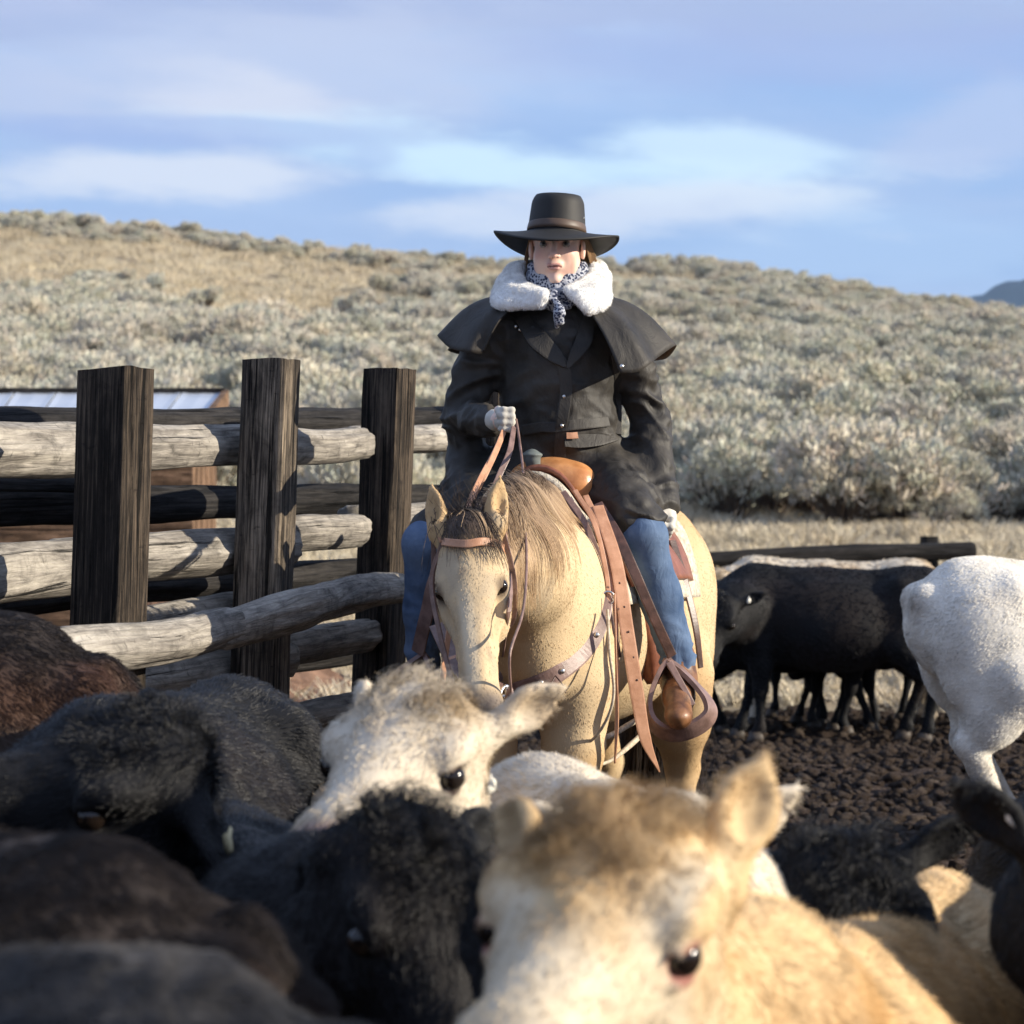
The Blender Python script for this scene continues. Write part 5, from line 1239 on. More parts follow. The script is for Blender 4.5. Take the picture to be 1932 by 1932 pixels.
tube('rope_strand', [P(1105, 1402, 7.95), P(1150, 1388, 8.0), P(1185, 1368, 8.1), P(1215, 1350, 8.2)], (0.006, 0.009, 0.010, 0.009), ROPE, rope)
tube('rope_strand', [P(1100, 1450, 8.1), P(1150, 1436, 8.2), P(1190, 1405, 8.3), P(1222, 1375, 8.4)], (0.005, 0.006, 0.010, 0.009), ROPE, rope)
tube('rope_strand', [P(1160, 1120, 7.82), P(1163, 1250, 7.8), P(1166, 1360, 7.82), P(1160, 1440, 7.85)], 0.0026, L_TAN, rope)

br = thing('bridle', 'tan leather bridle on the buckskin horse with reins running up to the gloved hand', 'bridle', HH((0.05, 0, 0.0)))
bb = onto(hbvh, [(836, 1022, 7.05), (850, 1024, 7.0), (880, 1026, 7.0), (910, 1022, 7.0), (938, 1026, 7.0), (955, 1040, 7.05)], 0.012)
ribbon('browband', bb, 0.022, L_TAN, br, 0.006, (0, -1, 0.2), 40)
ck = [bb[-1]]+list(onto(hbvh, [(961, 1075, 7.05), (963, 1120, 7.02), (958, 1170, 6.98), (950, 1230, 6.93), (944, 1285, 6.88)], 0.010, 6.95))
ribbon('cheek_strap', ck, 0.016, L_MAUVE, br, 0.005, (0.7, -0.7, 0), 40)
ck2 = [bb[0], HH((0.15, -0.115, -0.09)), HH((0.32, -0.10, -0.10)), HH((0.50, -0.070, -0.10))]
ribbon('cheek_strap', ck2, 0.016, L_MAUVE, br, 0.005, (-0.7, -0.7, 0), 30)
ribbon('throat_latch', [HH((0.03, 0.10, -0.07)), HH((0.16, 0.112, -0.16)), HH((0.22, 0.07, -0.29)), HH((0.22, -0.07, -0.29)), HH((0.16, -0.112, -0.16)), HH((0.03, -0.10, -0.07))], 0.014, L_MAUVE, br, 0.005, HM_[:, 0], 40)
ribbon('crown_piece', [bb[-1], HH((-0.03, 0.085, -0.10)), HH((-0.05, 0, -0.09)), HH((-0.03, -0.085, -0.10)), bb[0]], 0.02, L_TAN, br, 0.005, (0, 0, 1), 30)
b1, b2 = HH((0.515, 0.068, -0.115)), HH((0.515, -0.066, -0.115))
b1 = HH((0.515, 0.068, -0.115)); ring('bit_ring', b1, 0.026, 0.0040, (0.8, -0.6, 0), STEEL, br); ring('bit_ring', b2, 0.026, 0.0040, (-0.8, -0.6, 0), STEEL, br)
tube('bit_bar', [b1, (b1+b2)/2+HM_[:, 0]*0.01, b2], 0.006, STEEL, br, 12)
tube('bit_shank', [b1+[0, 0, 0.03], b1, b1+[-0.004, 0.0, -0.05], b1+[-0.014, 0.01, -0.09]], 0.005, STEEL, br, 16)
tube('curb_strap', [b1+[0, 0, 0.02], HH((0.52, 0.03, -0.185)), HH((0.52, -0.03, -0.185)), b2], 0.004, L_DARK, br, 20)
tube('slobber_strap', [b1+[0.0, 0, -0.01], b1+[0.012, -0.01, 0.02], b1+[0.016, -0.006, -0.03], b1+[-0.006, -0.004, -0.055]], 0.006, L_MAUVE, br, 20)
HAND = P(957, 792, 8.08)
tube('rein', [b1+[-0.014, 0.0, -0.085], b1+[0.012, -0.02, -0.02], P(962, 1235, 6.85), P(985, 1160, 6.98), P(993, 1080, 7.12), P(991, 980, 7.42), P(987, 890, 7.74), P(980, 830, 7.98), HAND+[0.028, -0.03, 0.0]], 0.0042, L_MAUVE, br, 80)
ribbon('rein', [b2+[0, 0, -0.02], HH((0.50, -0.095, -0.16)), HH((0.42, -0.12, -0.22)), P(858, 1110, 7.42), P(868, 1010, 7.50), P(885, 950, 7.62), P(908, 900, 7.76), P(935, 850, 7.92), HAND+[-0.005, -0.02, -0.02]], 0.016, L_TAN, br, 0.005, (0.2, -1, 0.1), 80)
ribbon('rein_end', [HAND+[-0.008, -0.03, -0.03], P(936, 850, 7.90), P(915, 895, 7.8), P(892, 940, 7.78)], (0.016, 0.018, 0.018, 0.016), L_TAN, br, 0.005, (0.2, -1, 0.1), 30)
ribbon('rein_end', [HAND+[0.022, -0.035, -0.015], P(962, 850, 7.92), P(945, 890, 7.86), P(925, 935, 7.82)], (0.014, 0.018, 0.018, 0.016), L_MAUVE, br, 0.005, (0.2, -1, 0.1), 30)
# ================================================================ RIDER
rider = thing('person', 'rider in a black wide-brimmed hat, white fleece collar and long dark caped coat', 'person', P(1066, 900, 8.5))
def clothmat(name, c1, c2, rough=0.6, wf=9, wb=0.012, weave=420, sheen=0.0, spec=0.3):
    M = Mat(name, rough, spec); n = M.noise(M.vec('Object'), 6, 6, 0.6); M.base(M.ramp(n, (0.32, c1), (0.68, c2)))
    M.bump(M.noise(M.vec('Object', (1, 1, 0.55)), wf, 5, 0.6, 1.2), 0.5, wb); M.bump(M.noise(M.vec('Object'), weave, 2), 0.2, 0.001)
    M.b.inputs['Sheen Weight'].default_value = sheen; return M.m
C_COAT = clothmat('oilskin', (0.012, 0.011, 0.010), (0.046, 0.040, 0.033), 0.60, 17, 0.010, spec=0.35)
C_HAT = clothmat('waxed_hat', (0.016, 0.0155, 0.015), (0.030, 0.029, 0.028), 0.62, 5, 0.003)
C_BAND = plain('hat_band_leather', (0.085, 0.055, 0.038), 0.5)
C_JEAN = clothmat('denim', (0.045, 0.080, 0.155), (0.16, 0.225, 0.335), 0.85, 16, 0.012, 600, spec=0.1)
C_GLOVE = clothmat('knit_glove', (0.38, 0.36, 0.32), (0.62, 0.58, 0.50), 0.85, 30, 0.004, 300, spec=0.1)
C_BOOT = leather('boot_leather', (0.085, 0.035, 0.014), (0.25, 0.115, 0.05), 0.42)
C_WOOL = plain('shearling', (0.84, 0.83, 0.80), 0.95, 0.05, 60)
M = Mat('bandana_print', 0.85, 0.1); vv = M.n('ShaderNodeTexVoronoi'); vv.feature = 'F1'; vv.inputs['Scale'].default_value = 120; M.l(M.vec('Object'), vv.inputs['Vector'])
pn = M.noise(M.vec('Object'), 45, 4, 0.6, 3.0)
M.base(M.mix(M.ramp(M.math('ADD', vv.outputs['Distance'], M.math('MULTIPLY', pn, 0.7)), (0.80, 0.0), (0.88, 1.0)), (0.03, 0.038, 0.075), (0.40, 0.42, 0.47))); M.bump(M.noise(M.vec('Object'), 14, 4), 0.5, 0.01); C_BAN = M.m
_m = Mat('human_skin', 0.5, 0.35); _m.base(_m.attr('col')); _m.b.inputs['Subsurface Weight'].default_value = 0.08; _m.b.inputs['Subsurface Radius'].default_value = (0.012, 0.004, 0.002); _m.b.inputs['Subsurface Scale'].default_value = 0.5
_m.bump(_m.noise(_m.vec('Object'), 350, 3), 0.15, 0.001); SKN = _m.m

HSC = 1.14
hc = P(1051, 464, 8.40)               # between the ears at eye height
FY = math.radians(-6)                  # face turned a touch to the viewer's left
fwd = nz(np.array([math.sin(FY), -math.cos(FY), -0.06])); HR_ = np.stack([fwd, nz(np.cross([0, 0, 1.0], fwd)), nz(np.cross(fwd, nz(np.cross([0, 0, 1.0], fwd))))], 1)
HF = lambda p: hc+HR_@(np.asarray(p, float)*HSC)
pel = P(1062, 905, 8.52); wst = P(1058, 800, 8.50); chs = P(1052, 660, 8.46); nek = P(1052, 575, 8.46)
kneeL, kneeR = P(1215, 1010, 8.10), P(800, 1024, 8.30)
ankL, ankR = P(1280, 1262, 8.16), P(797, 1290, 8.42)
toeL, toeR = P(1280, 1352, 7.93), P(775, 1375, 8.12)
hipL, hipR = pel+np.array([0.11, 0, -0.02]), pel+np.array([-0.11, 0, -0.02])
shL, shR = P(1172, 618, 8.46), P(930, 618, 8.46)
elL, elR = P(1226, 800, 8.52), P(874, 790, 8.50)
wrL, wrR = P(1252, 962, 8.34), P(930, 793, 8.20)
hdL = P(1258, 984, 8.31)
B = Body().frame(hc, HR_, HSC)
B.ell((-0.018, 0, 0.045), (0.092, 0.074, 0.088), 0.02); B.ell((0.028, 0, -0.018), (0.060, 0.057, 0.075), 0.03)
B.ell((0.030, 0, -0.068), (0.046, 0.043, 0.036), 0.03); B.ell((0.068, 0, -0.100), (0.018, 0.017, 0.014), 0.02)
for s_ in (1, -1):
    B.ell((0.052, s_*0.036, -0.030), (0.024, 0.022, 0.026), 0.02); B.ell((0.02, s_*0.046, -0.058), (0.035, 0.014, 0.032), 0.03)
    B.cone((0.083, s_*0.014, 0.022), (0.070, s_*0.046, 0.020), 0.009, 0.008, 0.010)
    B.ell((0.088, s_*0.032, 0.000), (0.011, 0.015, 0.0055), 0.006, sub=True)
    B.ell((0.001, s_*0.076, -0.010), (0.016, 0.007, 0.030), 0.006)
B.cone((0.086, 0, 0.016), (0.108, 0, -0.026), 0.0075, 0.0105, 0.010); B.ball((0.110, 0, -0.031), 0.0095, 0.006)
for s_ in (1, -1): B.ball((0.098, s_*0.0115, -0.034), 0.0075, 0.005); B.ell((0.104, s_*0.006, -0.0395), (0.005, 0.0035, 0.003), 0.002, sub=True)
B.ell((0.083, 0, -0.058), (0.014, 0.022, 0.013), 0.012)
B.ell((0.0935, 0, -0.0585), (0.008, 0.021, 0.0048), 0.004); B.ell((0.0925, 0, -0.0690), (0.008, 0.017, 0.0058), 0.004)
B.cone((0.100, -0.020, -0.0638), (0.100, 0.020, -0.0638), 0.0022, 0.0022, 0.002, sub=True)
B.cone((-0.020, 0, -0.05), (-0.035, 0, -0.18), 0.058, 0.062, 0.03)
B.frame()
B.chain([(pel, 0.15), (wst, 0.125), (chs, 0.115), (nek, 0.065)], 0.06)
for hp_, kn, an, to, sh, el, wr in ((hipL, kneeL, ankL, toeL, shL, elL, wrL), (hipR, kneeR, ankR, toeR, shR, elR, wrR)):
    B.chain([(hp_, 0.095), ((hp_+kn)/2, 0.075), (kn, 0.050), ((kn+an)/2+np.array([0, 0.02, 0.03]), 0.046), (an, 0.034)], 0.04); B.chain([(an, 0.030), (an*0.4+to*0.6, 0.018)], 0.03)
    B.chain([(sh, 0.058), (el, 0.043), (wr, 0.030)], 0.03)
def fingers(B, c, wrist, k=0.008, r0=0.0105, curl=None):
    """palm, four curled fingers and a thumb closed round the reins"""
    ax = nz(c-wrist)
    up = np.array([0.05, -0.1, 1.0]); side = nz(np.cross(ax, up)); up = nz(np.cross(side, ax))
    B.ell(c-ax*0.012, (0.040, 0.030, 0.038), 0.015, R=np.stack([ax, side, up], 1))
    B.cone(wrist, c-ax*0.03, 0.030, 0.030, 0.02)
    for i in range(4):
        z = 0.030-0.020*i; L = (0.9, 1.0, 0.95, 0.8)[i]
        a = c+ax*0.020+up*z+side*(-0.006); b = a+ax*0.030*L+side*0.010; d = b+side*(0.028*L)-ax*0.006; e = d-ax*0.024*L+side*0.004
        B.chain([(a, r0*1.12), (b, r0), (d, r0*0.92), (e, r0*0.82)], k)
    a = c-ax*0.010+up*0.026+side*0.018; B.chain([(a, 0.0135), (a+ax*0.022+side*0.018+up*0.004, 0.0115), (a+ax*0.046+side*0.022-up*0.010, 0.0095)], k)
fingers(B, HAND, wrR, r0=0.0085); fingers(B, hdL, wrL, r0=0.0085)
V, Q = B.mesh(0.0040, 1); N = vnormals(V, Q)
fl = (V-hc)@HR_/HSC
c = mixc((0.80, 0.56, 0.45), (0.74, 0.46, 0.36), sstep(vn(V*40, 3), -0.2, 0.8))
e_ = np.zeros(len(V))
for s_ in (1, -1): e_ = np.maximum(e_, 1-sstep(np.linalg.norm((fl-[0.06, s_*0.036, -0.03])/[1, 1, 0.8], axis=1), 0.012, 0.035))
c = mixc(c, (0.76, 0.38, 0.30), e_*0.55)
c = mixc(c, (0.72, 0.38, 0.30), (1-sstep(np.linalg.norm(fl-[0.11, 0, -0.033], axis=1), 0.010, 0.022))*0.5)
lip = (1-sstep(np.abs(fl[:, 1]), 0.019, 0.024))*(fl[:, 0] > 0.085)*sstep(fl[:, 2], -0.0765, -0.0745)*(1-sstep(fl[:, 2], -0.0545, -0.0525)); c = mixc(c, (0.60, 0.28, 0.24), lip*0.75)
lipl = (np.abs(fl[:, 2]+0.0638) < 0.0026)*(np.abs(fl[:, 1]) < 0.021)*(fl[:, 0] > 0.08); c = mixc(c, (0.18, 0.07, 0.06), lipl*1.0)
for s_ in (1, -1):
    br_ = (np.abs(fl[:, 2]-0.024-0.004*(1-np.abs(fl[:, 1]*s_-0.03)/0.02)) < 0.0045)*(np.abs(fl[:, 1]*s_-0.032) < 0.020)*(fl[:, 0] > 0.055); c = mixc(c, (0.16, 0.09, 0.05), br_*0.85)
    lid = 1-sstep(np.linalg.norm((fl-[0.086, s_*0.032, 0.002])/[1, 1.6, 0.9], axis=1), 0.006, 0.013); c = mixc(c, (0.35, 0.19, 0.15), lid*0.8)  # lid skin darkened: the hat's shade is put into the colour
obj('body', V, Q, SKN, rider, True, np.clip(c, 0, 1))
M = Mat('human_eye', 0.1, 0.6); M.base(M.attr('col')); EY2 = M.m
for s_ in (1, -1):
    ec = HF((0.0735, s_*0.0320, 0.001)); eV, eF = ball_mesh(ec, 0.0118*HSC, 12); d_ = (eV-ec)@fwd/(0.0118*HSC)
    obj('eye', eV, eF, EY2, rider, True, np.where(d_[:, None] > 0.93, [[0.01, 0.01, 0.01]], np.where(d_[:, None] > 0.80, [[0.12, 0.14, 0.13]], [[0.26, 0.23, 0.21]])))  # eye whites coloured dark to stand for shade under the brim
# hair: pulled back under the hat, loose at the viewer's right
n = 1500; r = np.random.default_rng(17); a = r.random(n)
side = np.where(r.random(n) < 0.72, 1.0, -1.0)
roots = np.array([HF((0.035-0.085*a[i]+r.normal(0, .004), side[i]*(0.066+0.014*a[i]), 0.045-0.05*a[i]*r.random())) for i in range(n)])
dirs = (HR_@np.stack([-0.7*np.ones(n), side*0.30, -0.5*np.ones(n)])).T
strands('hair', rider, roots, dirs, np.where(side > 0, 0.10, 0.07)+0.05*r.random(n), np.array([[0.27, 0.165, 0.085]])*(0.5+0.9*r.random((n, 1))), 0.0008, 8, 0.5, 0.012, 11)
n = 700; roots = np.array([HF((-0.075+r.normal(0, .006), 0.045+r.normal(0, .012), -0.01+r.normal(0, .01))) for i in range(n)])
strands('ponytail', rider, roots, (HR_@np.stack([-0.2*np.ones(n), 1.1*np.ones(n), -0.35*np.ones(n)])).T, 0.07+0.04*r.random(n), np.array([[0.62, 0.45, 0.24]])*(0.5+0.8*r.random((n, 1))), 0.0009, 8, 0.9, 0.016, 12)

# ---- hat
HT = HR_@np.array(rotz(0)); roll = math.radians(2.5); pit = math.radians(8); Rp = np.array([[math.cos(pit), 0, -math.sin(pit)], [0, 1, 0], [math.sin(pit), 0, math.cos(pit)]]); Rr = np.array([[1, 0, 0], [0, math.cos(roll), math.sin(roll)], [0, -math.sin(roll), math.cos(roll)]])
HTM = HR_@Rr@Rp; h0 = HF((-0.008, -0.002, 0.034)); HT_ = lambda p: h0+HTM@np.asarray(p, float)
def hat_ring(a, r_): return np.array([math.cos(a)*r_*1.0, math.sin(a)*r_, 0])
na = 64; rows = []
def brimz(a, u):
    f_, b_ = max(0, math.cos(a)), max(0, -math.cos(a)); s2 = abs(math.sin(a))
    return -0.058*f_**1.5*u-0.050*b_**1.5*u**1.3+0.002*s2**4*u**2+0.002*math.sin(3*a)*u
prof = []
for i in range(na):
    a = 6.2832*i/na; col = []
    cx_, cy_ = 1.16, 1.0
    for u in np.linspace(1, 0, 9):        # brim from rim inwards
        rr = 0.098+(0.208-0.098)*u; rr2 = 0.100+(0.206-0.100)*u
        col.append((math.cos(a)*(rr2*0.98+0.006), math.sin(a)*rr, brimz(a, u)))
    for t in np.linspace(0.04, 1, 14):    # crown
        k = 1-0.13*t-0.10*max(0, t-0.75)/0.25*((t-0.75)/0.25 if t > 0.75 else 0)
        zz = 0.128*t**0.95
        zz += -0.012*max(0, -math.cos(a))*t-0.006*max(0, math.cos(a))*t
        col.append((math.cos(a)*0.104*k*1.06, math.sin(a)*0.097*k, zz))
    for t in np.linspace(0.85, 0.0, 8):   # top, dished with a crease front to back
        k = 0.77*t; y = math.sin(a)*0.097*k; x = math.cos(a)*0.104*k*1.06
        dish = -0.020*math.exp(-(y/0.022)**2)*(1-0.3*t)+0.004*(1-t)
        col.append((x, y, 0.128+dish-0.012*max(0, -math.cos(a))*t-0.006*max(0, math.cos(a))*t+0.004*(1-t**2)))
    prof.append(col)
prof = np.array(prof); nr = prof.shape[1]
Vh = np.array([HT_(p) for p in prof.reshape(-1, 3)]); Fh = []
for i in range(na):
    for j in range(nr-1): a_, b_ = i*nr+j, ((i+1) % na)*nr+j; Fh.append((a_, b_, b_+1, a_+1))
Nh = np.zeros_like(Vh)
hat = obj('hat', Vh, Fh, C_HAT, rider, True)
hat.modifiers.new('felt', 'SOLIDIFY').thickness = 0.006
prof_b = []
for i in range(na):
    a = 6.2832*i/na
    for z_, k in ((0.004, 1.0), (0.016, 1.006), (0.030, 0.992), (0.034, 0.97)):
        kk = (1-0.13*z_/0.128)*1.025*k; prof_b.append((math.cos(a)*0.104*1.06*kk, math.sin(a)*0.097*kk, z_-0.012*max(0, -math.cos(a))*z_/0.128))
Vb = np.array([HT_(p) for p in prof_b]); Fb = []
for i in range(na):
    for j in range(3): a_, b_ = i*4+j, ((i+1) % na)*4+j; Fb.append((a_, b_, b_+1, a_+1))
bd = obj('hat_band', Vb, Fb, C_BAND, rider, True); bd.modifiers.new('t', 'SOLIDIFY').thickness = 0.003
V, Fq = ball_mesh(HT_((0.028, 0.090, 0.052)), (0.003, 0.003, 0.003), 6); obj('hat_eyelet', V, Fq, STEEL, rider)

# ---- coat body and sleeves
B = Body()
B.chain([(pel+np.array([0, 0.02, -0.02]), 0.185), (wst+np.array([0, 0.0, 0.0]), 0.165), (P(1054, 730, 8.48), 0.160), (P(1052, 655, 8.48), 0.165), (P(1052, 592, 8.50), 0.125)], 0.06)
B.cone(P(965, 640, 8.48), P(1136, 640, 8.48), 0.100, 0.100, 0.05); B.cone(P(990, 720, 8.48), P(1112, 720, 8.48), 0.092, 0.090, 0.06)
B.cone(P(985, 800, 8.48), P(1110, 800, 8.48), 0.092, 0.095, 0.06)
B.chain([(shL+np.array([-0.01, 0, -0.01]), 0.085), ((shL+elL)/2, 0.074), (elL, 0.072), ((elL+wrL)/2, 0.068), (wrL+np.array([0, 0, 0.01]), 0.055)], 0.022)
B.chain([(shR+np.array([0.01, 0, -0.01]), 0.085), ((shR+elR)/2+np.array([-0.01, 0, 0]), 0.076), (elR, 0.074), ((elR+wrR)/2, 0.066), (wrR+np.array([-0.005, 0.02, 0]), 0.054)], 0.022)
# skirts of the coat over both thighs
kl = kneeL+np.array([-0.010, 0.0, 0.030]); kr = kneeR+np.array([0.02, 0, 0.0])
B.chain([(hipL+np.array([0.02, -0.02, 0.02]), 0.150), ((hipL+kl)/2+np.array([0, 0, 0.015]), 0.118), (kl+np.array([-0.01, 0.03, 0.02]), 0.096)], 0.05)
B.chain([(hipR+np.array([-0.02, -0.02, 0.02]), 0.150), ((hipR+kr)/2+np.array([0, 0, 0.015]), 0.118), (kr+np.array([0.01, 0.03, 0.02]), 0.096)], 0.05)
B.chain([(P(880, 840, 8.55), 0.07), (P(872, 930, 8.45), 0.075)], 0.05)
B.cone(kl+np.array([0.03, -0.05, -0.15]), kl+np.array([0.015, -0.03, -0.085]), 0.11, 0.055, 0.01, sub=True)
V, Q = B.mesh(0.0075, 1); N = vnormals(V, Q)
# folds: along the sleeves, gathered at the waist, pulled across the front
def fold(p):
    x, z = p[:, 0], p[:, 2]; w_ = 0.4*vn3(p*5, 3)
    g = np.abs(vn(p*np.array([6, 6, 20])+w_*3, 21)); a1 = -0.016*g*(0.35+0.65*(1-sstep(np.abs(z-wst[2]), 0.05, 0.22)))
    arm = sstep(np.abs(x-wst[0]), 0.17, 0.23); q = p*np.array([9, 9, 16])+vn3(p*7, 8)*1.4+np.stack([z*10*np.sign(x), 0*z, 0*z], 1)
    a2 = -arm*0.024*np.abs(vn(q, 5)); diag = -0.010*np.abs(vn(np.stack([(x+z)*14, (x-z)*4, p[:, 1]*5], 1), 33))*(1-arm)
    return a1+a2+diag+0.004+0.002*vn(p*38, 6)-0.004*np.abs(vn(p*np.array([22, 22, 34]), 7))
V = V+N*fold(V)[:, None]*1.0
obj('coat', V, Q, C_COAT, rider); cbvh = bvh_of(V, Q)
# front details laid on the coat
def on(pts, off=0.004): return onto(cbvh, pts, off, 8.3)
ribbon('placket', on([(1000, 620), (1030, 655), (1062, 690), (1068, 740), (1060, 800), (1056, 862)], 0.005), (0.03, 0.035, 0.04, 0.04, 0.04, 0.04), C_COAT, rider, 0.007, (0, -1, 0), 60)
ribbon('lapel', on([(985, 600), (1015, 640), (1048, 672), (1066, 692)], 0.012), (0.05, 0.07, 0.05, 0.01), C_COAT, rider, 0.008, (0.1, -1, 0.2), 30)
ribbon('lapel', on([(1112, 600), (1102, 640), (1085, 670), (1070, 694)], 0.012), (0.04, 0.055, 0.04, 0.01), C_COAT, rider, 0.008, (0.2, -1, 0.2), 30)
ribbon('waist_belt', on([(985, 812), (1020, 806), (1050, 806), (1080, 802), (1120, 798), (1148, 795)], 0.006), 0.034, C_COAT, rider, 0.006, (0, -1, 0.1), 40)
ribbon('pocket_flap', on([(1065, 828), (1095, 830), (1130, 826), (1158, 818)], 0.008), 0.055, C_COAT, rider, 0.006, (0.1, -1, 0.3), 30)
ribbon('leather_label', on([(1069, 822), (1079, 822), (1090, 821)], 0.016), 0.021, L_TAN, rider, 0.003, (0.1, -1, 0.2), 8)
ribbon('coat_edge', on([(1158, 668), (1162, 700), (1166, 760), (1166, 820)], 0.004), 0.022, C_COAT, rider, 0.010, (0.3, -1, 0), 30)
for px, py in ((973, 616), (981, 622), (1064, 748), (1060, 803)):
    c = on([(px, py)], 0.012)[0]; V, Fq = ball_mesh(c, (0.006, 0.003, 0.006), 6); obj('snap', V, Fq, STEEL, rider)
# ---- shoulder cape
inn = [P(958, 588, 8.30), P(948, 572, 8.36), P(946, 560, 8.44), P(962, 545, 8.56), P(1050, 540, 8.62), P(1136, 548, 8.56), P(1150, 562, 8.45), P(1146, 582, 8.34), P(1118, 596, 8.29)]
out = [P(915, 650, 8.30), P(880, 668, 8.28), P(826, 634, 8.46), P(852, 660, 8.70), P(1050, 700, 8.80), P(1240, 675, 8.72), P(1276, 652, 8.47), P(1226, 690, 8.28), P(1170, 698, 8.22)]
rise = [0.015, 0.025, 0.035, 0.03, 0.02, 0.03, 0.035, 0.02, 0.012]
G = []
for t, k in ((0, 0), (0.3, 0.8), (0.62, 0.9), (1, 0)):
    row = [a*(1-t)+b*t+np.array([0, -0.015*k*(1 if i in (0, 1, 7, 8) else 0), r_*k]) for i, (a, b, r_) in enumerate(zip(inn, out, rise))]
    row = [p+np.array([0, 0.018*t*math.sin(i*2.4), -0.010*t*math.cos(i*2.4)]) for i, p in enumerate(row)]
    # between the control points the cloth hangs in flutes
    row2 = []
    for i in range(len(row)-1):
        m_ = (row[i]+row[i+1])/2; o_ = nz(m_-P(1050, 600, 8.46)); row2 += [row[i], m_+o_*np.array([1, 1, 0])*(0.010 if i % 2 else -0.022)*t-np.array([0, 0, 0.012*t])]
    row = row2+[row[-1]]
    G.append(row)
sheet('shoulder_cape', G, 0.006, C_COAT, rider, sub=5)
V, Fq = ball_mesh(P(1173, 691, 8.16), (0.007, 0.003, 0.007), 6); obj('snap', V, Fq, STEEL, rider)
# ---- shearling collar: one broad folded band round the neck, open at the throat
B = Body()
inn_ = [(1030, 557, 8.285), (988, 538, 8.35), (979, 512, 8.45), (995, 500, 8.52), (1050, 500, 8.57), (1108, 497, 8.52), (1121, 508, 8.44), (1104, 531, 8.36), (1070, 547, 8.29)]
out_ = [(1020, 572, 8.285), (942, 572, 8.32), (942, 545, 8.46), (964, 522, 8.60), (1050, 545, 8.66), (1134, 518, 8.60), (1142, 542, 8.47), (1140, 572, 8.34), (1110, 583, 8.29)]
ci = catmull([P(*p) for p in inn_], 49); co_ = catmull([P(*p) for p in out_], 49)
for a_, b_ in zip(ci, co_):
    m_ = (a_+b_)/2+np.array([0, -0.006, 0.010]); B.cone(a_, m_, 0.015, 0.020, 0.010); B.cone(m_, b_, 0.020, 0.019, 0.010)
V, Q = B.mesh(0.005, 1); N = vnormals(V, Q); V = V+N*0.0025*fbm(V*30, 3, 4)[:, None]
cw = np.tile([0.86, 0.85, 0.82], (len(V), 1)); o = obj('fleece_collar', V, Q, C_WOOL, rider)
fur('fleece', rider, V, Q, lambda p, n: np.tile([0.90, 0.89, 0.86], (len(p), 1)), 18000, 0.006, FURM, flow=(0, 0, -1), lift=0.75, clump=0.28, cfreq=60, curl=0.4, rad=0.0007, seed=44, var=0.06)
# ---- bandana
B = Body()
for dz, rr, t0 in ((-0.088, 0.070, 0.0), (-0.105, 0.076, 0.03), (-0.122, 0.080, 0.05), (-0.140, 0.082, 0.09), (-0.158, 0.076, 0.12)):
    ring_ = []
    for a in np.linspace(0, 6.2832, 15): ring_.append((HF((-0.020+math.cos(a)*rr*1.12, math.sin(a)*rr*1.05, dz+0.034-0.040*max(0, math.cos(a))-t0*0.1*math.cos(a)+0.004*math.sin(a*3+dz*90))), 0.0145))
    B.chain(ring_, 0.008)
B.ball(P(1046, 555, 8.29), 0.016, 0.01); B.chain([(P(1046, 558, 8.28), 0.012), (P(1036, 562, 8.28), 0.014)], 0.01)
B.chain([(P(1050, 572, 8.27), 0.014), (P(1056, 590, 8.26), 0.019), (P(1055, 604, 8.27), 0.015), (P(1050, 618, 8.29), 0.006)], 0.01)
V, Q = B.mesh(0.0045, 1); N = vnormals(V, Q); V = V+N*0.004*fbm(V*np.array([30, 30, 60]), 3, 5)[:, None]; obj('bandana', V, Q, C_BAN, rider)
B = Body(); B.chain([(P(1052, 585, 8.47), 0.070), (P(1052, 625, 8.46), 0.120), (P(1052, 690, 8.46), 0.135)], 0.05)
V, Q = B.mesh(0.008, 1); obj('shirt', V, Q, plain('dark_knit', (0.012, 0.013, 0.018), 0.9, 0.1, 200), rider)
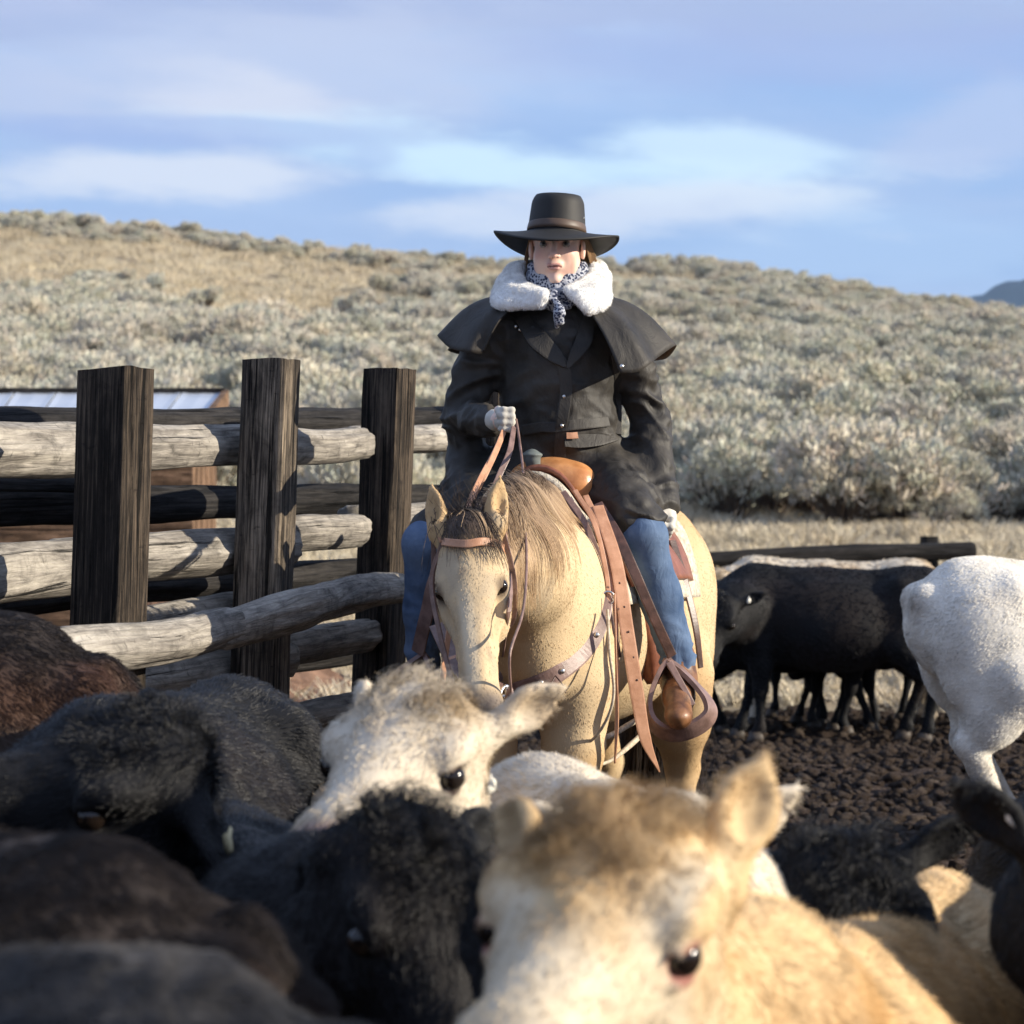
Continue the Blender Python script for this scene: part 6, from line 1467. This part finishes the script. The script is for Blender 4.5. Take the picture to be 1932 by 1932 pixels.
# ---- jeans, boots, gloves
B = Body()
for kn, an, sx_ in ((kneeL, ankL, 1), (kneeR, ankR, -1)):
    hp_ = hipL if sx_ > 0 else hipR
    B.chain([(hp_, 0.112), ((hp_+kn)/2, 0.092), (kn, 0.066), ((kn+an)/2+np.array([0, 0.02, 0.02]), 0.062), (an+np.array([0, 0, 0.03]), 0.060)], 0.04)
V, Q = B.mesh(0.007, 1); N = vnormals(V, Q)
low = 1-sstep(V[:, 2], 1.0, 1.42); V = V+N*(0.004*fbm(V*9, 3, 3)+-low*0.013*np.abs(vn(V*np.array([12, 12, 26])+vn3(V*6, 2)*1.5, 9))+0.003*low)[:, None]
obj('jeans', V, Q, C_JEAN, rider)
for an, to in ((ankL, toeL), (ankR, toeR)):
    B = Body(); hl = an+np.array([0, 0.05, -0.075]); B.chain([(an+np.array([0, 0.0, 0.04]), 0.054), (an+np.array([0, 0.005, -0.04]), 0.050), (hl, 0.038)], 0.03)
    B.chain([(an+np.array([0, 0.0, -0.03]), 0.052), (an*0.5+to*0.5+np.array([0, 0, -0.012]), 0.047), ((an*0.35+to*0.65)+np.array([0, 0, 0.0]), 0.044)], 0.03); tdx = nz((to-an)*[1, 1, 0]); B.cone(an*0.35+to*0.65, to+np.array([0, 0, -0.004]), 0.046, 0.036, 0.02); B.ell(to+tdx*-0.02, (0.065, 0.042, 0.032), 0.02, R=np.stack([tdx, np.cross([0, 0, 1.0], tdx), [0, 0, 1.0]], 1))
    V, Q = B.mesh(0.006, 2); obj('boot', V, Q, C_BOOT, rider)
    c = (hl+to)/2+np.array([0, 0, -0.038])
for c, wr in ((HAND, wrR), (hdL, wrL)):
    B = Body(); fingers(B, c, wr); ax = nz(c-wr); B.cone(wr-ax*0.02, wr+ax*0.03, 0.036, 0.033, 0.01)
    V, Q = B.mesh(0.0032, 1); N = vnormals(V, Q); V = V+N*0.0012*fbm(V*60, 2, 5)[:, None]; obj('glove', V, Q, C_GLOVE, rider)
# ================================================================ AIR
V, Fq = boxm((-5200, -40, -135), (5200, 9400, 1750))
hz_ = bpy.data.materials.new('air'); hz_.use_nodes = True; t_ = hz_.node_tree; t_.nodes.clear()
ho = t_.nodes.new('ShaderNodeOutputMaterial'); hv = t_.nodes.new('ShaderNodeVolumePrincipled')
hv.inputs['Color'].default_value = (0.50, 0.72, 1.0, 1); hv.inputs['Density'].default_value = 0.00005; hv.inputs['Anisotropy'].default_value = 0.0
t_.links.new(hv.outputs[0], ho.inputs['Volume'])
o = obj('haze', V, Fq, hz_, None, False); tag(o, kind='stuff')
